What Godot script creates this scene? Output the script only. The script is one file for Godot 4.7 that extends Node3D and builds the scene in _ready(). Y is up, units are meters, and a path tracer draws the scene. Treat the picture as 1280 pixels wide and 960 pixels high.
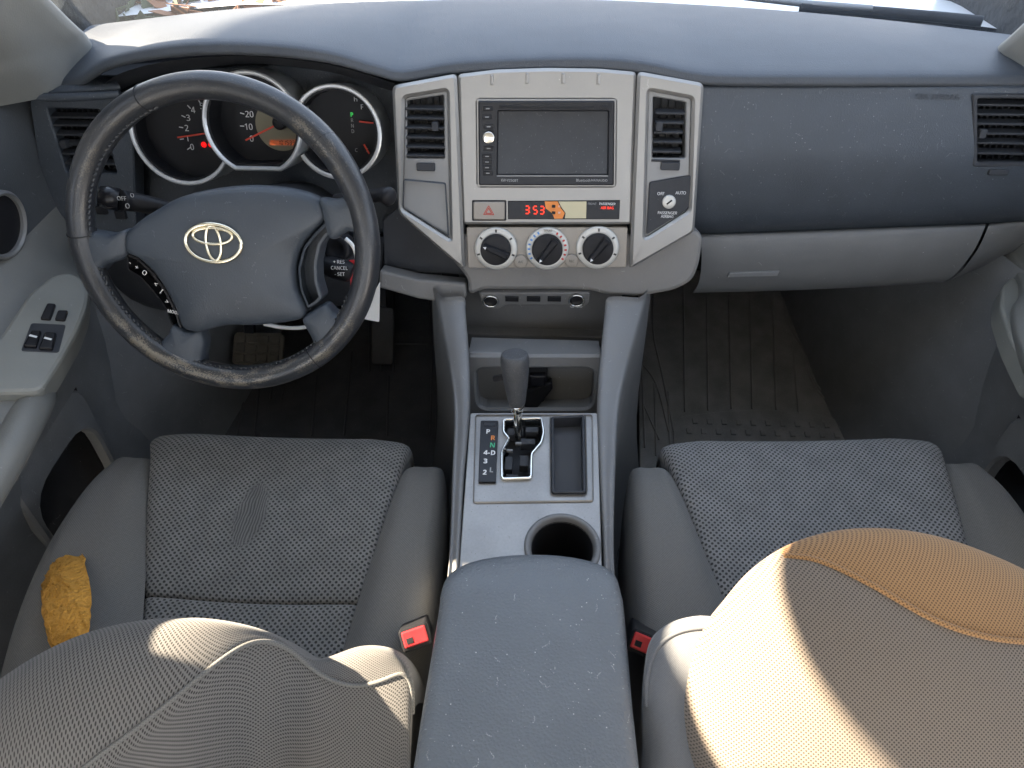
extends Node3D
# Cab of a used pickup truck seen from between the front seats. Metres, y up, -z is the front of the truck, floor at y = 0.

var M := {}
var T := {}
var rng := RandomNumberGenerator.new()
var taken := {}

# ---------------------------------------------------------------- nodes
func numbered(called: String) -> String:
	if not taken.has(called):
		taken[called] = 0
		return called
	taken[called] += 1
	return "%s_%03d" % [called, taken[called]]

func thing(called: String, label: String, category: String, at := Vector3.ZERO, group := "") -> Node3D:
	var o := Node3D.new()
	o.name = numbered(called)
	add_child(o)
	o.position = at
	o.set_meta("label", label)
	o.set_meta("category", category)
	if group != "":
		o.set_meta("group", group)
	return o

func part(parent: Node3D, called: String, mesh: Mesh, m: Material, label := "") -> MeshInstance3D:
	var o := MeshInstance3D.new()
	o.name = called
	o.mesh = mesh
	o.material_override = m
	parent.add_child(o, true)
	if parent.get_parent() == self and not parent is MeshInstance3D:
		o.position = -parent.position
	if label != "":
		o.set_meta("label", label)
	return o

func struct(called: String, mesh: Mesh, m: Material) -> MeshInstance3D:
	var o := MeshInstance3D.new()
	o.name = numbered(called)
	o.mesh = mesh
	o.material_override = m
	add_child(o)
	o.set_meta("kind", "structure")
	return o

# ---------------------------------------------------------------- shapes
func frame_at(fr: Transform3D, p: Vector2, h := 0.0, turn := 0.0) -> Transform3D:
	return Transform3D(fr.basis.rotated(fr.basis.z.normalized(), turn), fr * Vector3(p.x, p.y, h))

func dense(p: Array, n: int, closed := false) -> Array:
	var out := []
	var k := p.size()
	for i in (k if closed else k - 1):
		var a = p[i]
		var b = p[(i + 1) % k]
		var pre = p[(i - 1 + k) % k] if closed or i > 0 else a - (b - a)
		var post = p[(i + 2) % k] if closed or i + 2 < k else b + (b - a)
		for j in n:
			out.append(a.cubic_interpolate(b, pre, post, float(j) / n))
	if not closed:
		out.append(p[k - 1])
	return out

func dense_rows(rows: Array, along: int, across: int) -> Array:
	var wide := []
	for r in rows:
		wide.append(dense(r, across))
	var cols := []
	for c in wide[0].size():
		var line := []
		for r in wide:
			line.append(r[c])
		cols.append(dense(line, along))
	var out := []
	for r in cols[0].size():
		var line := []
		for c in cols:
			line.append(c[r])
		out.append(line)
	return out

func grid(rows: Array, closed := false, uv_rows := [], gap := [], seam := [], upper := true) -> ArrayMesh:
	var nr := rows.size()
	var nc: int = rows[0].size()
	var wide := nc + 1 if closed else nc
	var v := PackedVector3Array()
	var uv := PackedVector2Array()
	var nm := PackedVector3Array()
	var down := 0.0
	for r in nr:
		var total := 0.0
		if r > 0:
			down += rows[r][nc / 2].distance_to(rows[r - 1][nc / 2])
		var acc := []
		for c in wide:
			if c > 0:
				total += rows[r][c % nc].distance_to(rows[r][c - 1])
			acc.append(total)
		for c in wide:
			v.append(rows[r][c % nc])
			uv.append(uv_rows[r][c % nc] if uv_rows.size() else Vector2(acc[c] - total * 0.5, down))
			nm.append(Vector3.ZERO)
	var ix := PackedInt32Array()
	for r in nr - 1:
		for c in wide - 1:
			if gap.size() and r >= gap[0] and r < gap[1] and c >= gap[2] and c < gap[3]:
				continue
			var a := r * wide + c
			for t in [[a, a + wide, a + 1], [a + 1, a + wide, a + wide + 1]]:
				var n := (v[t[2]] - v[t[0]]).cross(v[t[1]] - v[t[0]])
				if n.length_squared() < 1e-16:
					continue
				var shown: bool = seam.is_empty() or above(seam, (uv[t[0]] + uv[t[1]] + uv[t[2]]) / 3.0) == upper
				for q in t:
					nm[q] += n
					if shown:
						ix.append(q)
	if closed:
		for r in nr:
			var s := nm[r * wide] + nm[r * wide + wide - 1]
			nm[r * wide] = s
			nm[r * wide + wide - 1] = s
	for i in nm.size():
		nm[i] = nm[i].normalized() if nm[i].length_squared() > 0 else Vector3.UP
	var arr := []
	arr.resize(Mesh.ARRAY_MAX)
	arr[Mesh.ARRAY_VERTEX] = v
	arr[Mesh.ARRAY_NORMAL] = nm
	arr[Mesh.ARRAY_TEX_UV] = uv
	arr[Mesh.ARRAY_INDEX] = ix
	var m := ArrayMesh.new()
	m.add_surface_from_arrays(Mesh.PRIMITIVE_TRIANGLES, arr)
	return m

# whether a point of a plane lies above a line drawn from left to right in it
func above(seam: Array, p: Vector2) -> bool:
	if p.x < seam[0].x:
		return false
	for i in seam.size() - 1:
		if p.x <= seam[i + 1].x:
			return p.y > lerpf(seam[i].y, seam[i + 1].y, (p.x - seam[i].x) / maxf(1e-6, seam[i + 1].x - seam[i].x))
	return p.y > seam[seam.size() - 1].y

func ccw(p: Array) -> PackedVector2Array:
	var q := PackedVector2Array(p)
	if Geometry2D.is_polygon_clockwise(q):
		q.reverse()
	return q

# corners rounded to radius r, six points to a corner
func rounded(p: Array, r: float, seg := 5) -> PackedVector2Array:
	var q := ccw(p)
	var out := PackedVector2Array()
	var k := q.size()
	for i in k:
		var b := q[i]
		var a := q[(i - 1 + k) % k] - b
		var c := q[(i + 1) % k] - b
		var d: float = minf(r, minf(a.length(), c.length()) * 0.48)
		var s := b + a.normalized() * d
		var e := b + c.normalized() * d
		for j in seg + 1:
			var t := float(j) / seg
			out.append(s.lerp(b, t).lerp(b.lerp(e, t), t))
	return out

func rect(c: Vector2, w: float, h: float, r := 0.0) -> PackedVector2Array:
	var p := [c + Vector2(-w, -h) * 0.5, c + Vector2(w, -h) * 0.5, c + Vector2(w, h) * 0.5, c + Vector2(-w, h) * 0.5]
	return rounded(p, r, 4) if r > 0 else PackedVector2Array(p)

func circle(c: Vector2, r: float, n := 36, squash := 1.0) -> PackedVector2Array:
	var p := PackedVector2Array()
	for i in n:
		p.append(c + Vector2(cos(TAU * i / n) * r, sin(TAU * i / n) * r * squash))
	return p

func inset(p: PackedVector2Array, d: float) -> PackedVector2Array:
	var out := PackedVector2Array()
	var k := p.size()
	for i in k:
		var e1 := (p[i] - p[(i - 1 + k) % k]).normalized()
		var e2 := (p[(i + 1) % k] - p[i]).normalized()
		var n1 := Vector2(-e1.y, e1.x)
		var n2 := Vector2(-e2.y, e2.x)
		var n := (n1 + n2)
		n = n.normalized() if n.length() > 0.01 else n1
		out.append(p[i] + n * d / maxf(0.5, n.dot(n1)))
	return out

func tri3(st: SurfaceTool, fr: Transform3D, a: Vector3, b: Vector3, c: Vector3) -> void:
	for q in [a, b, c]:
		st.set_uv(Vector2(q.x, q.y))
		st.add_vertex(fr * q)

func wall(st: SurfaceTool, fr: Transform3D, p: PackedVector2Array, z0: float, q: PackedVector2Array, z1: float, inward := false) -> void:
	var k := p.size()
	for i in k:
		var j := (i + 1) % k
		var a := Vector3(p[i].x, p[i].y, z0)
		var b := Vector3(p[j].x, p[j].y, z0)
		var c := Vector3(q[j].x, q[j].y, z1)
		var d := Vector3(q[i].x, q[i].y, z1)
		if inward:
			tri3(st, fr, a, b, c)
			tri3(st, fr, a, c, d)
		else:
			tri3(st, fr, a, c, b)
			tri3(st, fr, a, d, c)

func cap(st: SurfaceTool, fr: Transform3D, p: PackedVector2Array, z: float, down := false) -> void:
	var ix := Geometry2D.triangulate_polygon(p)
	for i in range(0, ix.size(), 3):
		var a := Vector3(p[ix[i]].x, p[ix[i]].y, z)
		var b := Vector3(p[ix[i + 1]].x, p[ix[i + 1]].y, z)
		var c := Vector3(p[ix[i + 2]].x, p[ix[i + 2]].y, z)
		var turn := (b - a).cross(c - a).z > 0
		if turn != down:
			tri3(st, fr, a, c, b)
		else:
			tri3(st, fr, a, b, c)

func begin() -> SurfaceTool:
	var st := SurfaceTool.new()
	st.begin(Mesh.PRIMITIVE_TRIANGLES)
	st.set_smooth_group(-1)
	return st

func done(st: SurfaceTool) -> ArrayMesh:
	st.generate_normals()
	return st.commit()

# a plate with bevelled upper edge in the plane of fr
func slab(poly, fr: Transform3D, z0: float, z1: float, bevel := 0.0012, st: SurfaceTool = null) -> ArrayMesh:
	var own := st == null
	if own:
		st = begin()
	var p := ccw(Array(poly))
	var b1 := inset(p, bevel * 0.3)
	var b2 := inset(p, bevel)
	wall(st, fr, p, z0, p, z1 - bevel)
	wall(st, fr, p, z1 - bevel, b1, z1 - bevel * 0.3)
	wall(st, fr, b1, z1 - bevel * 0.3, b2, z1)
	cap(st, fr, b2, z1)
	cap(st, fr, p, z0, true)
	return done(st) if own else null

func bridged(outer: PackedVector2Array, holes: Array) -> PackedVector2Array:
	var p := outer.duplicate()
	for h in holes:
		var hole: PackedVector2Array = h.duplicate()
		if not Geometry2D.is_polygon_clockwise(hole):
			hole.reverse()
		var best := [0, 0]
		var least := 1e9
		for i in p.size():
			for j in hole.size():
				var d := p[i].distance_squared_to(hole[j])
				if d < least:
					least = d
					best = [i, j]
		var out := PackedVector2Array()
		for i in p.size():
			out.append(p[i])
			if i == best[0]:
				for j in hole.size() + 1:
					out.append(hole[(best[1] + j) % hole.size()])
				out.append(p[i])
		p = out
	return p

# a plate with openings cut through it
func slab_holes(poly, holes: Array, fr: Transform3D, z0: float, z1: float, bevel := 0.0012) -> ArrayMesh:
	var st := begin()
	var p := ccw(Array(poly))
	var b := inset(p, bevel)
	var tops := []
	for h in holes:
		var q := ccw(Array(h))
		var wide := inset(q, -bevel)
		tops.append(wide)
		wall(st, fr, q, z0, q, z1 - bevel, true)
		wall(st, fr, q, z1 - bevel, wide, z1, true)
	wall(st, fr, p, z0, p, z1 - bevel)
	wall(st, fr, p, z1 - bevel, b, z1)
	cap(st, fr, bridged(b, tops), z1)
	return done(st)

# a frame between two outlines with as many points
func ring_slab(outer, inner, fr: Transform3D, z0: float, z1: float, bevel := 0.0015) -> ArrayMesh:
	var st := begin()
	var o := ccw(Array(outer))
	var i := ccw(Array(inner))
	var ob := inset(o, bevel)
	var ib := inset(i, -bevel)
	wall(st, fr, o, z0, o, z1 - bevel)
	wall(st, fr, o, z1 - bevel, ob, z1)
	wall(st, fr, ob, z1, ib, z1)
	wall(st, fr, ib, z1, i, z1 - bevel)
	wall(st, fr, i, z1 - bevel, i, z0)
	wall(st, fr, o, z0, i, z0, true)
	return done(st)

# a pillow over an outline: prof lists (scale of the outline, height)
func dome(poly, fr: Transform3D, prof: Array) -> ArrayMesh:
	var p := ccw(Array(poly))
	var c := Vector2.ZERO
	for q in p:
		c += q / p.size()
	var rows := []
	var uvs := []
	for s in prof:
		var line := []
		var flat := []
		for q in p:
			var w: Vector2 = c + (q - c) * s.x
			line.append(fr * Vector3(w.x, w.y, s.y))
			flat.append(w)
		rows.append(line)
		uvs.append(flat)
	var tip: float = prof[prof.size() - 1].y
	var mid := []
	var mid_uv := []
	for q in p:
		mid.append(fr * Vector3(c.x, c.y, tip))
		mid_uv.append(c)
	rows.append(mid)
	uvs.append(mid_uv)
	return grid(rows, true, uvs)

# cloth laid straight across: u runs sideways in metres, v along the profile
func straight_uv(rows: Array) -> Array:
	var out := []
	var down := 0.0
	for r in rows.size():
		if r > 0:
			var step := 0.0
			for c in rows[r].size():
				step += rows[r][c].distance_to(rows[r - 1][c]) / rows[r].size()
			down += step
		var line := []
		for p in rows[r]:
			line.append(Vector2(p.x, down))
		out.append(line)
	return out

func tube(path: Array, radius, sides := 10, closed := false, flat := 1.0) -> ArrayMesh:
	var rows := []
	var k := path.size()
	var side := Vector3.ZERO
	for i in k:
		var a: Vector3 = path[(i - 1 + k) % k] if closed or i > 0 else path[i]
		var b: Vector3 = path[(i + 1) % k] if closed or i < k - 1 else path[i]
		var t := (b - a).normalized()
		if side == Vector3.ZERO:
			side = t.cross(Vector3.UP if absf(t.y) < 0.9 else Vector3.RIGHT).normalized()
		side = (side - t * side.dot(t)).normalized()
		var up := t.cross(side)
		var r: float = radius[i] if radius is Array else radius
		var line := []
		for j in sides:
			line.append(path[i] + side * cos(TAU * j / sides) * r + up * sin(TAU * j / sides) * r * flat)
		if not closed and i == 0:
			rows.append(_same(path[i], sides))
		rows.append(line)
		if not closed and i == k - 1:
			rows.append(_same(path[i], sides))
	if closed:
		rows.append(rows[0])
	return grid(rows, true)

func _same(p: Vector3, n: int) -> Array:
	var out := []
	for i in n:
		out.append(p)
	return out

# prof lists (radius, height along the frame's z)
func lathe(prof: Array, fr: Transform3D, n := 36) -> ArrayMesh:
	var rows := []
	for q in prof:
		var line := []
		for j in n:
			line.append(fr * Vector3(cos(TAU * j / n) * q.x, sin(TAU * j / n) * q.x, q.y))
		rows.append(line)
	return grid(rows, true)

func bar(a: Vector3, b: Vector3, w: float, h: float, up: Vector3, bevel := 0.0008) -> ArrayMesh:
	var x := (b - a).normalized()
	var z := (up - x * up.dot(x)).normalized()
	var fr := Transform3D(x, z.cross(x), z, (a + b) * 0.5)
	return slab(rect(Vector2.ZERO, a.distance_to(b), w), fr, -h * 0.5, h * 0.5, bevel)

func block(lo: Vector3, hi: Vector3, bevel := 0.002) -> ArrayMesh:
	var fr := Transform3D(Vector3.RIGHT, Vector3.FORWARD, Vector3.UP, Vector3((lo.x + hi.x) / 2, 0, (lo.z + hi.z) / 2))
	return slab(rect(Vector2.ZERO, hi.x - lo.x, hi.z - lo.z), fr, lo.y, hi.y, bevel)

func lettering(parent: Node3D, words: String, size: float, fr: Transform3D, p: Vector2, h: float, m: Material, turn := 0.0, called := "lettering", bold := false) -> MeshInstance3D:
	var t := TextMesh.new()
	var f := SystemFont.new()
	f.font_names = PackedStringArray(["Droid Sans"])
	f.font_weight = 700 if bold else 400
	t.font = f
	t.font_size = 40
	t.pixel_size = size / 29.0
	t.depth = 0.0006
	t.curve_step = 2.0
	t.text = words
	var o := part(parent, called, t, m)
	var at := frame_at(fr, p, h, turn)
	at.origin += o.position
	o.transform = at
	return o

# ---------------------------------------------------------------- textures and materials
func noise_image(n: int, freq: float, sd: int, kind := FastNoiseLite.TYPE_SIMPLEX_SMOOTH, octaves := 3, inverted := false) -> Image:
	var f := FastNoiseLite.new()
	f.noise_type = kind
	f.frequency = freq
	f.seed = sd
	f.fractal_octaves = octaves
	if kind == FastNoiseLite.TYPE_CELLULAR:
		f.cellular_return_type = FastNoiseLite.RETURN_DISTANCE
	return f.get_seamless_image(n, n, inverted)

func height_tex(n: int, freq: float, sd: int, kind := FastNoiseLite.TYPE_SIMPLEX_SMOOTH, octaves := 3, inverted := false) -> ImageTexture:
	return ImageTexture.create_from_image(noise_image(n, freq, sd, kind, octaves, inverted))

# colour with uneven wear, plus specks of dust and short scratches; colours are linear
func worn(n: int, base: Color, vary: float, specks: int, speck: Color, sd: int, scratches := 0, coarse := 0.008) -> ImageTexture:
	var a := noise_image(n, coarse, sd).get_data()
	var b := noise_image(n, 0.12, sd + 9).get_data()
	var bytes := PackedByteArray()
	bytes.resize(n * n * 3)
	var ramp := []
	for i in 256:
		var k := 1.0 + vary * (i / 127.5 - 1.0)
		var c := Color(base.r * k, base.g * k, base.b * k).linear_to_srgb()
		ramp.append([int(clampf(c.r, 0, 1) * 255), int(clampf(c.g, 0, 1) * 255), int(clampf(c.b, 0, 1) * 255)])
	for i in n * n:
		var c: Array = ramp[(a[i] * 2 + b[i]) / 3]
		bytes[i * 3] = c[0]
		bytes[i * 3 + 1] = c[1]
		bytes[i * 3 + 2] = c[2]
	var im := Image.create_from_data(n, n, false, Image.FORMAT_RGB8, bytes)
	var g := RandomNumberGenerator.new()
	g.seed = sd
	var sc := speck.linear_to_srgb()
	for i in specks:
		var x := g.randi_range(2, n - 4)
		var y := g.randi_range(2, n - 4)
		var s := 1 if g.randf() < 0.8 else 2
		for dx in s:
			for dy in s:
				im.set_pixel(x + dx, y + dy, im.get_pixel(x + dx, y + dy).lerp(sc, g.randf_range(0.3, 1.0)))
	for i in scratches:
		var p := Vector2(g.randf() * n, g.randf() * n)
		var d := Vector2.from_angle(g.randf() * TAU)
		var long := g.randi_range(4, 22)
		for k in long:
			var q := p + d * k
			d = d.rotated(g.randf_range(-0.15, 0.15))
			im.set_pixel(posmod(int(q.x), n), posmod(int(q.y), n), im.get_pixel(posmod(int(q.x), n), posmod(int(q.y), n)).lerp(sc, g.randf_range(0.2, 0.8)))
	return ImageTexture.create_from_image(im)

func mat(called: String, c: Color, rough: float, metal := 0.0, spec := 0.5) -> StandardMaterial3D:
	var m := StandardMaterial3D.new()
	m.resource_name = called
	m.albedo_color = c.linear_to_srgb()
	m.roughness = rough
	m.metallic = metal
	m.metallic_specular = spec
	M[called] = m
	return m

# plastic, vinyl, rubber: worn colour over a fine moulded grain, laid on from three sides
func grained(called: String, c: Color, rough: float, vary: float, specks: int, speck: Color, sd: int, grain: String, relief: float, scratches := 0, tile := 0.3) -> StandardMaterial3D:
	var m := mat(called, Color.WHITE, rough)
	m.albedo_color = Color.WHITE
	m.albedo_texture = worn(512, c, vary, specks, speck, sd, scratches)
	m.uv1_triplanar = true
	m.uv1_scale = Vector3.ONE / tile
	m.heightmap_enabled = true
	m.heightmap_texture = T[grain]
	m.heightmap_scale = relief
	return m

func fabric_dots(n: int, pitch: int, base: Color, hole: Color, sd: int, worn_patch := false) -> Array:
	var a := noise_image(n, 0.006, sd).get_data()
	var b := noise_image(n, 0.2, sd + 3).get_data()
	var bytes := PackedByteArray()
	bytes.resize(n * n * 3)
	var high := PackedByteArray()
	high.resize(n * n)
	var cell := PackedFloat32Array()
	for y in pitch:
		for x in pitch:
			var d := 9.0
			for c in [Vector2(0, 0), Vector2(1, 0), Vector2(0, 1), Vector2(1, 1), Vector2(0.5, 0.5)]:
				d = minf(d, (Vector2(x, y) / pitch - c).length())
			cell.append(1.0 - smoothstep(0.16, 0.27, d))
	for y in n:
		for x in n:
			var i := y * n + x
			var k := cell[(y % pitch) * pitch + x % pitch]
			if worn_patch:
				var dx := (x - n * 0.44) / (n * 0.07)
				var dy := (y - n * 0.80) / (n * 0.17)
				var r := dx * dx + dy * dy + (b[i] - 128) * 0.004
				if r < 1.0:
					var w := smoothstep(1.0, 0.5, r)
					k = lerpf(k, 0.45 + 0.35 * sin(x * 0.42 + a[i] * 0.03), w)
			var t := (1.0 + (a[i] - 128) * (0.0011 if n > 600 else 0.0002) + (b[i] - 128) * (0.0022 if n > 600 else 0.0007))
			var cr := lerpf(base.r * t, hole.r, k)
			var cg := lerpf(base.g * t, hole.g, k)
			var cb := lerpf(base.b * t, hole.b, k)
			bytes[i * 3] = int(255 * pow(cr, 0.4545))
			bytes[i * 3 + 1] = int(255 * pow(cg, 0.4545))
			bytes[i * 3 + 2] = int(255 * pow(cb, 0.4545))
			high[i] = int(clampf(200 - 170 * k + (b[i] - 128) * 0.3, 0, 255))
	return [ImageTexture.create_from_image(Image.create_from_data(n, n, false, Image.FORMAT_RGB8, bytes)), ImageTexture.create_from_image(Image.create_from_data(n, n, false, Image.FORMAT_L8, high))]

func fabric(called: String, maps: Array, tile: float, relief: float, sheen := 0.3) -> StandardMaterial3D:
	var m := mat(called, Color.WHITE, 0.95, 0.0, 0.2)
	m.albedo_color = Color.WHITE
	m.albedo_texture = maps[0]
	m.uv1_scale = Vector3.ONE / tile
	m.heightmap_enabled = true
	m.heightmap_texture = maps[1]
	m.heightmap_scale = relief
	m.rim_enabled = true
	m.rim = sheen
	return m

# fine knit: small ribs broken by the stitch
func knit(n: int, base: Color, sd: int, depth := 0.35) -> Array:
	var b := noise_image(n, 0.03, sd).get_data()
	var bytes := PackedByteArray()
	bytes.resize(n * n * 3)
	var high := PackedByteArray()
	high.resize(n * n)
	for y in n:
		for x in n:
			var i := y * n + x
			var k := 0.5 + 0.5 * sin(TAU * (x * 24.0 / n)) * sin(TAU * (y * 24.0 / n))
			var t := 1.0 - depth * k + (b[i] - 128) * 0.0005
			bytes[i * 3] = int(255 * pow(base.r * t, 0.4545))
			bytes[i * 3 + 1] = int(255 * pow(base.g * t, 0.4545))
			bytes[i * 3 + 2] = int(255 * pow(base.b * t, 0.4545))
			high[i] = int(255 * (1.0 - k))
	return [ImageTexture.create_from_image(Image.create_from_data(n, n, false, Image.FORMAT_RGB8, bytes)), ImageTexture.create_from_image(Image.create_from_data(n, n, false, Image.FORMAT_L8, high))]

# leather of the rim: u runs round the wheel from the right side up and over, rubbed through along the lower left and bottom
func rim_wear() -> ImageTexture:
	var w := 1536
	var h := 256
	var f := FastNoiseLite.new()
	f.frequency = 0.02
	f.fractal_octaves = 4
	f.seed = 77
	var g := FastNoiseLite.new()
	g.frequency = 0.22
	g.fractal_octaves = 2
	g.seed = 78
	var im := Image.create(w, h, false, Image.FORMAT_RGB8)
	var relief := Image.create(w, h, false, Image.FORMAT_L8)
	for x in w:
		var a := float(x) / w
		var rub := 0.0
		for q in [[0.66, 0.07, 0.55], [0.76, 0.05, 0.35], [0.12, 0.05, 0.25], [0.42, 0.05, 0.15], [0.87, 0.05, 0.35]]:
			rub += q[2] * exp(-pow((a - q[0]) / q[1], 2))
		for y in h:
			var b := float(y) / h
			var n := f.get_noise_2d(x, y * 1.3) * 0.5 + 0.5
			var k := g.get_noise_2d(x, y) * 0.5 + 0.5
			var face := exp(-pow((b - 0.27) / 0.15, 2))
			var worn_here := smoothstep(0.5, 0.62, n * 0.6 + k * 0.4 + rub * face * 0.35 - 0.1) * clampf(0.15 + rub * face * 1.6, 0.0, 0.8)
			var c := Color(0.022, 0.024, 0.028).lerp(Color(0.16, 0.14, 0.11), worn_here) * (0.85 + 0.3 * k)
			im.set_pixel(x, y, c.linear_to_srgb())
			relief.set_pixel(x, y, Color.WHITE * clampf(k * 0.7 + 0.3 - worn_here * 0.35, 0.0, 1.0))
	T.rim_grain = ImageTexture.create_from_image(relief)
	return ImageTexture.create_from_image(im)

func make_materials() -> void:
	T.grain = height_tex(1024, 0.16, 3, FastNoiseLite.TYPE_CELLULAR, 1)
	T.leather = height_tex(1024, 0.09, 5, FastNoiseLite.TYPE_CELLULAR, 2)
	T.smooth = height_tex(512, 0.03, 8)
	T.lumps = height_tex(512, 0.02, 11, FastNoiseLite.TYPE_SIMPLEX_SMOOTH, 5)
	var pale := Color(0.5, 0.5, 0.5)
	grained("dash_pad", Color(0.06, 0.067, 0.078), 0.55, 0.1, 40, pale, 21, "grain", 0.04)
	grained("dash_panel", Color(0.044, 0.053, 0.066), 0.5, 0.12, 520, Color(0.3, 0.31, 0.32), 22, "grain", 0.05, 30)
	grained("light_plastic", Color(0.145, 0.147, 0.148), 0.5, 0.1, 60, Color(0.6, 0.6, 0.6), 23, "grain", 0.015, 10)
	grained("taupe_plastic", Color(0.165, 0.158, 0.15), 0.5, 0.1, 50, Color(0.6, 0.6, 0.6), 24, "grain", 0.015, 14)
	grained("dark_plastic", Color(0.035, 0.037, 0.042), 0.5, 0.2, 70, pale, 25, "grain", 0.015, 8)
	grained("door_dark", Color(0.07, 0.075, 0.08), 0.55, 0.15, 80, pale, 26, "grain", 0.02, 10)
	grained("kick_panel", Color(0.15, 0.154, 0.158), 0.55, 0.2, 160, pale, 36, "grain", 0.02, 20)
	grained("pillar_cloth", Color(0.17, 0.175, 0.168), 0.8, 0.08, 0, pale, 27, "grain", 0.02)
	grained("console_plastic", Color(0.15, 0.15, 0.15), 0.5, 0.1, 120, Color(0.5, 0.5, 0.5), 28, "grain", 0.015, 14)
	grained("armrest_vinyl", Color(0.115, 0.127, 0.14), 0.42, 0.09, 420, Color(0.65, 0.65, 0.62), 29, "leather", 0.09, 60, 0.28)
	grained("wheel_leather", Color(0.035, 0.037, 0.042), 0.42, 0.3, 700, Color(0.3, 0.28, 0.24), 30, "leather", 0.035, 60, 0.2)
	grained("wheel_hub", Color(0.037, 0.046, 0.059), 0.5, 0.12, 60, pale, 31, "leather", 0.025, 14, 0.2)
	grained("rubber_mat", Color(0.205, 0.2, 0.192), 0.75, 0.35, 260, Color(0.3, 0.28, 0.25), 32, "grain", 0.02, 10)
	grained("rubber_mat_black", Color(0.075, 0.075, 0.077), 0.7, 0.35, 200, Color(0.3, 0.3, 0.28), 33, "grain", 0.02, 10)
	grained("carpet", Color(0.035, 0.035, 0.035), 0.98, 0.4, 300, Color(0.2, 0.19, 0.17), 34, "lumps", 0.3)
	grained("silver_paint", Color(0.285, 0.276, 0.262), 0.38, 0.05, 30, Color(0.75, 0.75, 0.72), 35, "smooth", 0.003, 5)
	M.dark_plastic.metallic_specular = 0.35
	M.dash_pad.metallic_specular = 0.38
	M.silver_paint.metallic = 0.5
	grained("silver_worn", Color(0.27, 0.265, 0.26), 0.4, 0.2, 900, Color(0.16, 0.15, 0.14), 37, "smooth", 0.003, 40)
	M.silver_worn.metallic = 0.3
	grained("climate_plate", Color(0.28, 0.25, 0.215), 0.45, 0.08, 50, Color(0.6, 0.6, 0.55), 38, "grain", 0.006, 6)
	grained("foam", Color(0.60, 0.29, 0.045), 0.95, 0.2, 60, Color(0.25, 0.13, 0.03), 39, "lumps", 0.6, 0, 0.09)
	grained("shift_leather", Color(0.05, 0.052, 0.056), 0.5, 0.35, 3500, Color(0.45, 0.44, 0.41), 40, "leather", 0.05, 160, 0.12)
	grained("headliner", Color(0.45, 0.44, 0.41), 0.95, 0.05, 0, pale, 41, "grain", 0.02)
	grained("pedal_rubber", Color(0.09, 0.08, 0.065), 0.8, 0.3, 40, pale, 42, "grain", 0.02)
	var rl := mat("rim_leather", Color.WHITE, 0.3)
	rl.albedo_color = Color.WHITE
	rl.albedo_texture = rim_wear()
	rl.heightmap_enabled = true
	rl.heightmap_texture = T.rim_grain
	rl.heightmap_scale = 0.03
	grained("door_armrest", Color(0.15, 0.15, 0.14), 0.5, 0.1, 60, Color(0.5, 0.5, 0.5), 45, "grain", 0.015, 10)
	mat("black_gloss", Color(0.012, 0.012, 0.014), 0.25, 0.0, 0.35)
	mat("black_satin", Color(0.016, 0.016, 0.018), 0.42, 0.0, 0.3)
	grained("switch_plate", Color(0.195, 0.197, 0.18), 0.45, 0.08, 40, Color(0.5, 0.5, 0.5), 43, "grain", 0.008, 6)
	mat("black_matt", Color(0.008, 0.008, 0.009), 0.8)
	grained("screen_glass", Color(0.016, 0.017, 0.02), 0.22, 0.3, 700, Color(0.25, 0.25, 0.25), 44, "smooth", 0.0, 14, 0.2)
	M.screen_glass.metallic_specular = 0.4
	mat("chrome", Color(0.75, 0.74, 0.7), 0.16, 1.0)
	mat("emblem_chrome", Color(0.8, 0.74, 0.58), 0.2, 1.0)
	mat("ring_silver", Color(0.62, 0.63, 0.64), 0.32, 0.6)
	mat("grey_trim", Color(0.2, 0.2, 0.2), 0.4, 0.3)
	mat("knob_ring", Color(0.5, 0.49, 0.46), 0.4, 0.3)
	mat("white_print", Color(0.7, 0.7, 0.7), 0.6)
	mat("grey_print", Color(0.3, 0.3, 0.3), 0.6)
	mat("dark_print", Color(0.03, 0.03, 0.03), 0.6)
	mat("red_print", Color(0.45, 0.03, 0.02), 0.6)
	mat("blue_print", Color(0.06, 0.2, 0.5), 0.6)
	mat("green_print", Color(0.05, 0.4, 0.2), 0.6)
	mat("orange_print", Color(0.7, 0.22, 0.04), 0.5)
	mat("beige_print", Color(0.5, 0.45, 0.3), 0.6)
	mat("needle_red", Color(0.6, 0.05, 0.02), 0.5)
	mat("gauge_inner", Color(0.2, 0.18, 0.12), 0.6)
	mat("buckle_red", Color(0.55, 0.03, 0.035), 0.35)
	mat("tag_white", Color(0.8, 0.8, 0.78), 0.6)
	mat("thread", Color(0.05, 0.052, 0.055), 0.8)
	mat("hood_paint", Color(0.7, 0.7, 0.7), 0.3, 0.0)
	mat("tray_rubber", Color(0.045, 0.046, 0.05), 0.7)
	mat("snow", Color(0.8, 0.8, 0.8), 0.9)
	mat("leaf_brown", Color(0.22, 0.1, 0.05), 0.8)
	mat("leaf_green", Color(0.08, 0.1, 0.06), 0.8)
	var lit := mat("clock_glow", Color(0.4, 0.03, 0.01), 0.5)
	lit.emission_enabled = true
	lit.emission = Color(1.0, 0.18, 0.06)
	lit.emission_energy_multiplier = 0.2
	var warn := mat("warning_glow", Color(0.4, 0.01, 0.01), 0.5)
	warn.emission_enabled = true
	warn.emission = Color(1.0, 0.03, 0.03)
	warn.emission_energy_multiplier = 0.14
	var odo := mat("odometer_glow", Color(0.5, 0.2, 0.08), 0.5)
	odo.emission_enabled = true
	odo.emission = Color(1.0, 0.42, 0.18)
	odo.emission_energy_multiplier = 0.05
	var park := mat("park_glow", Color(0.05, 0.4, 0.1), 0.5)
	park.emission_enabled = true
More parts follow.
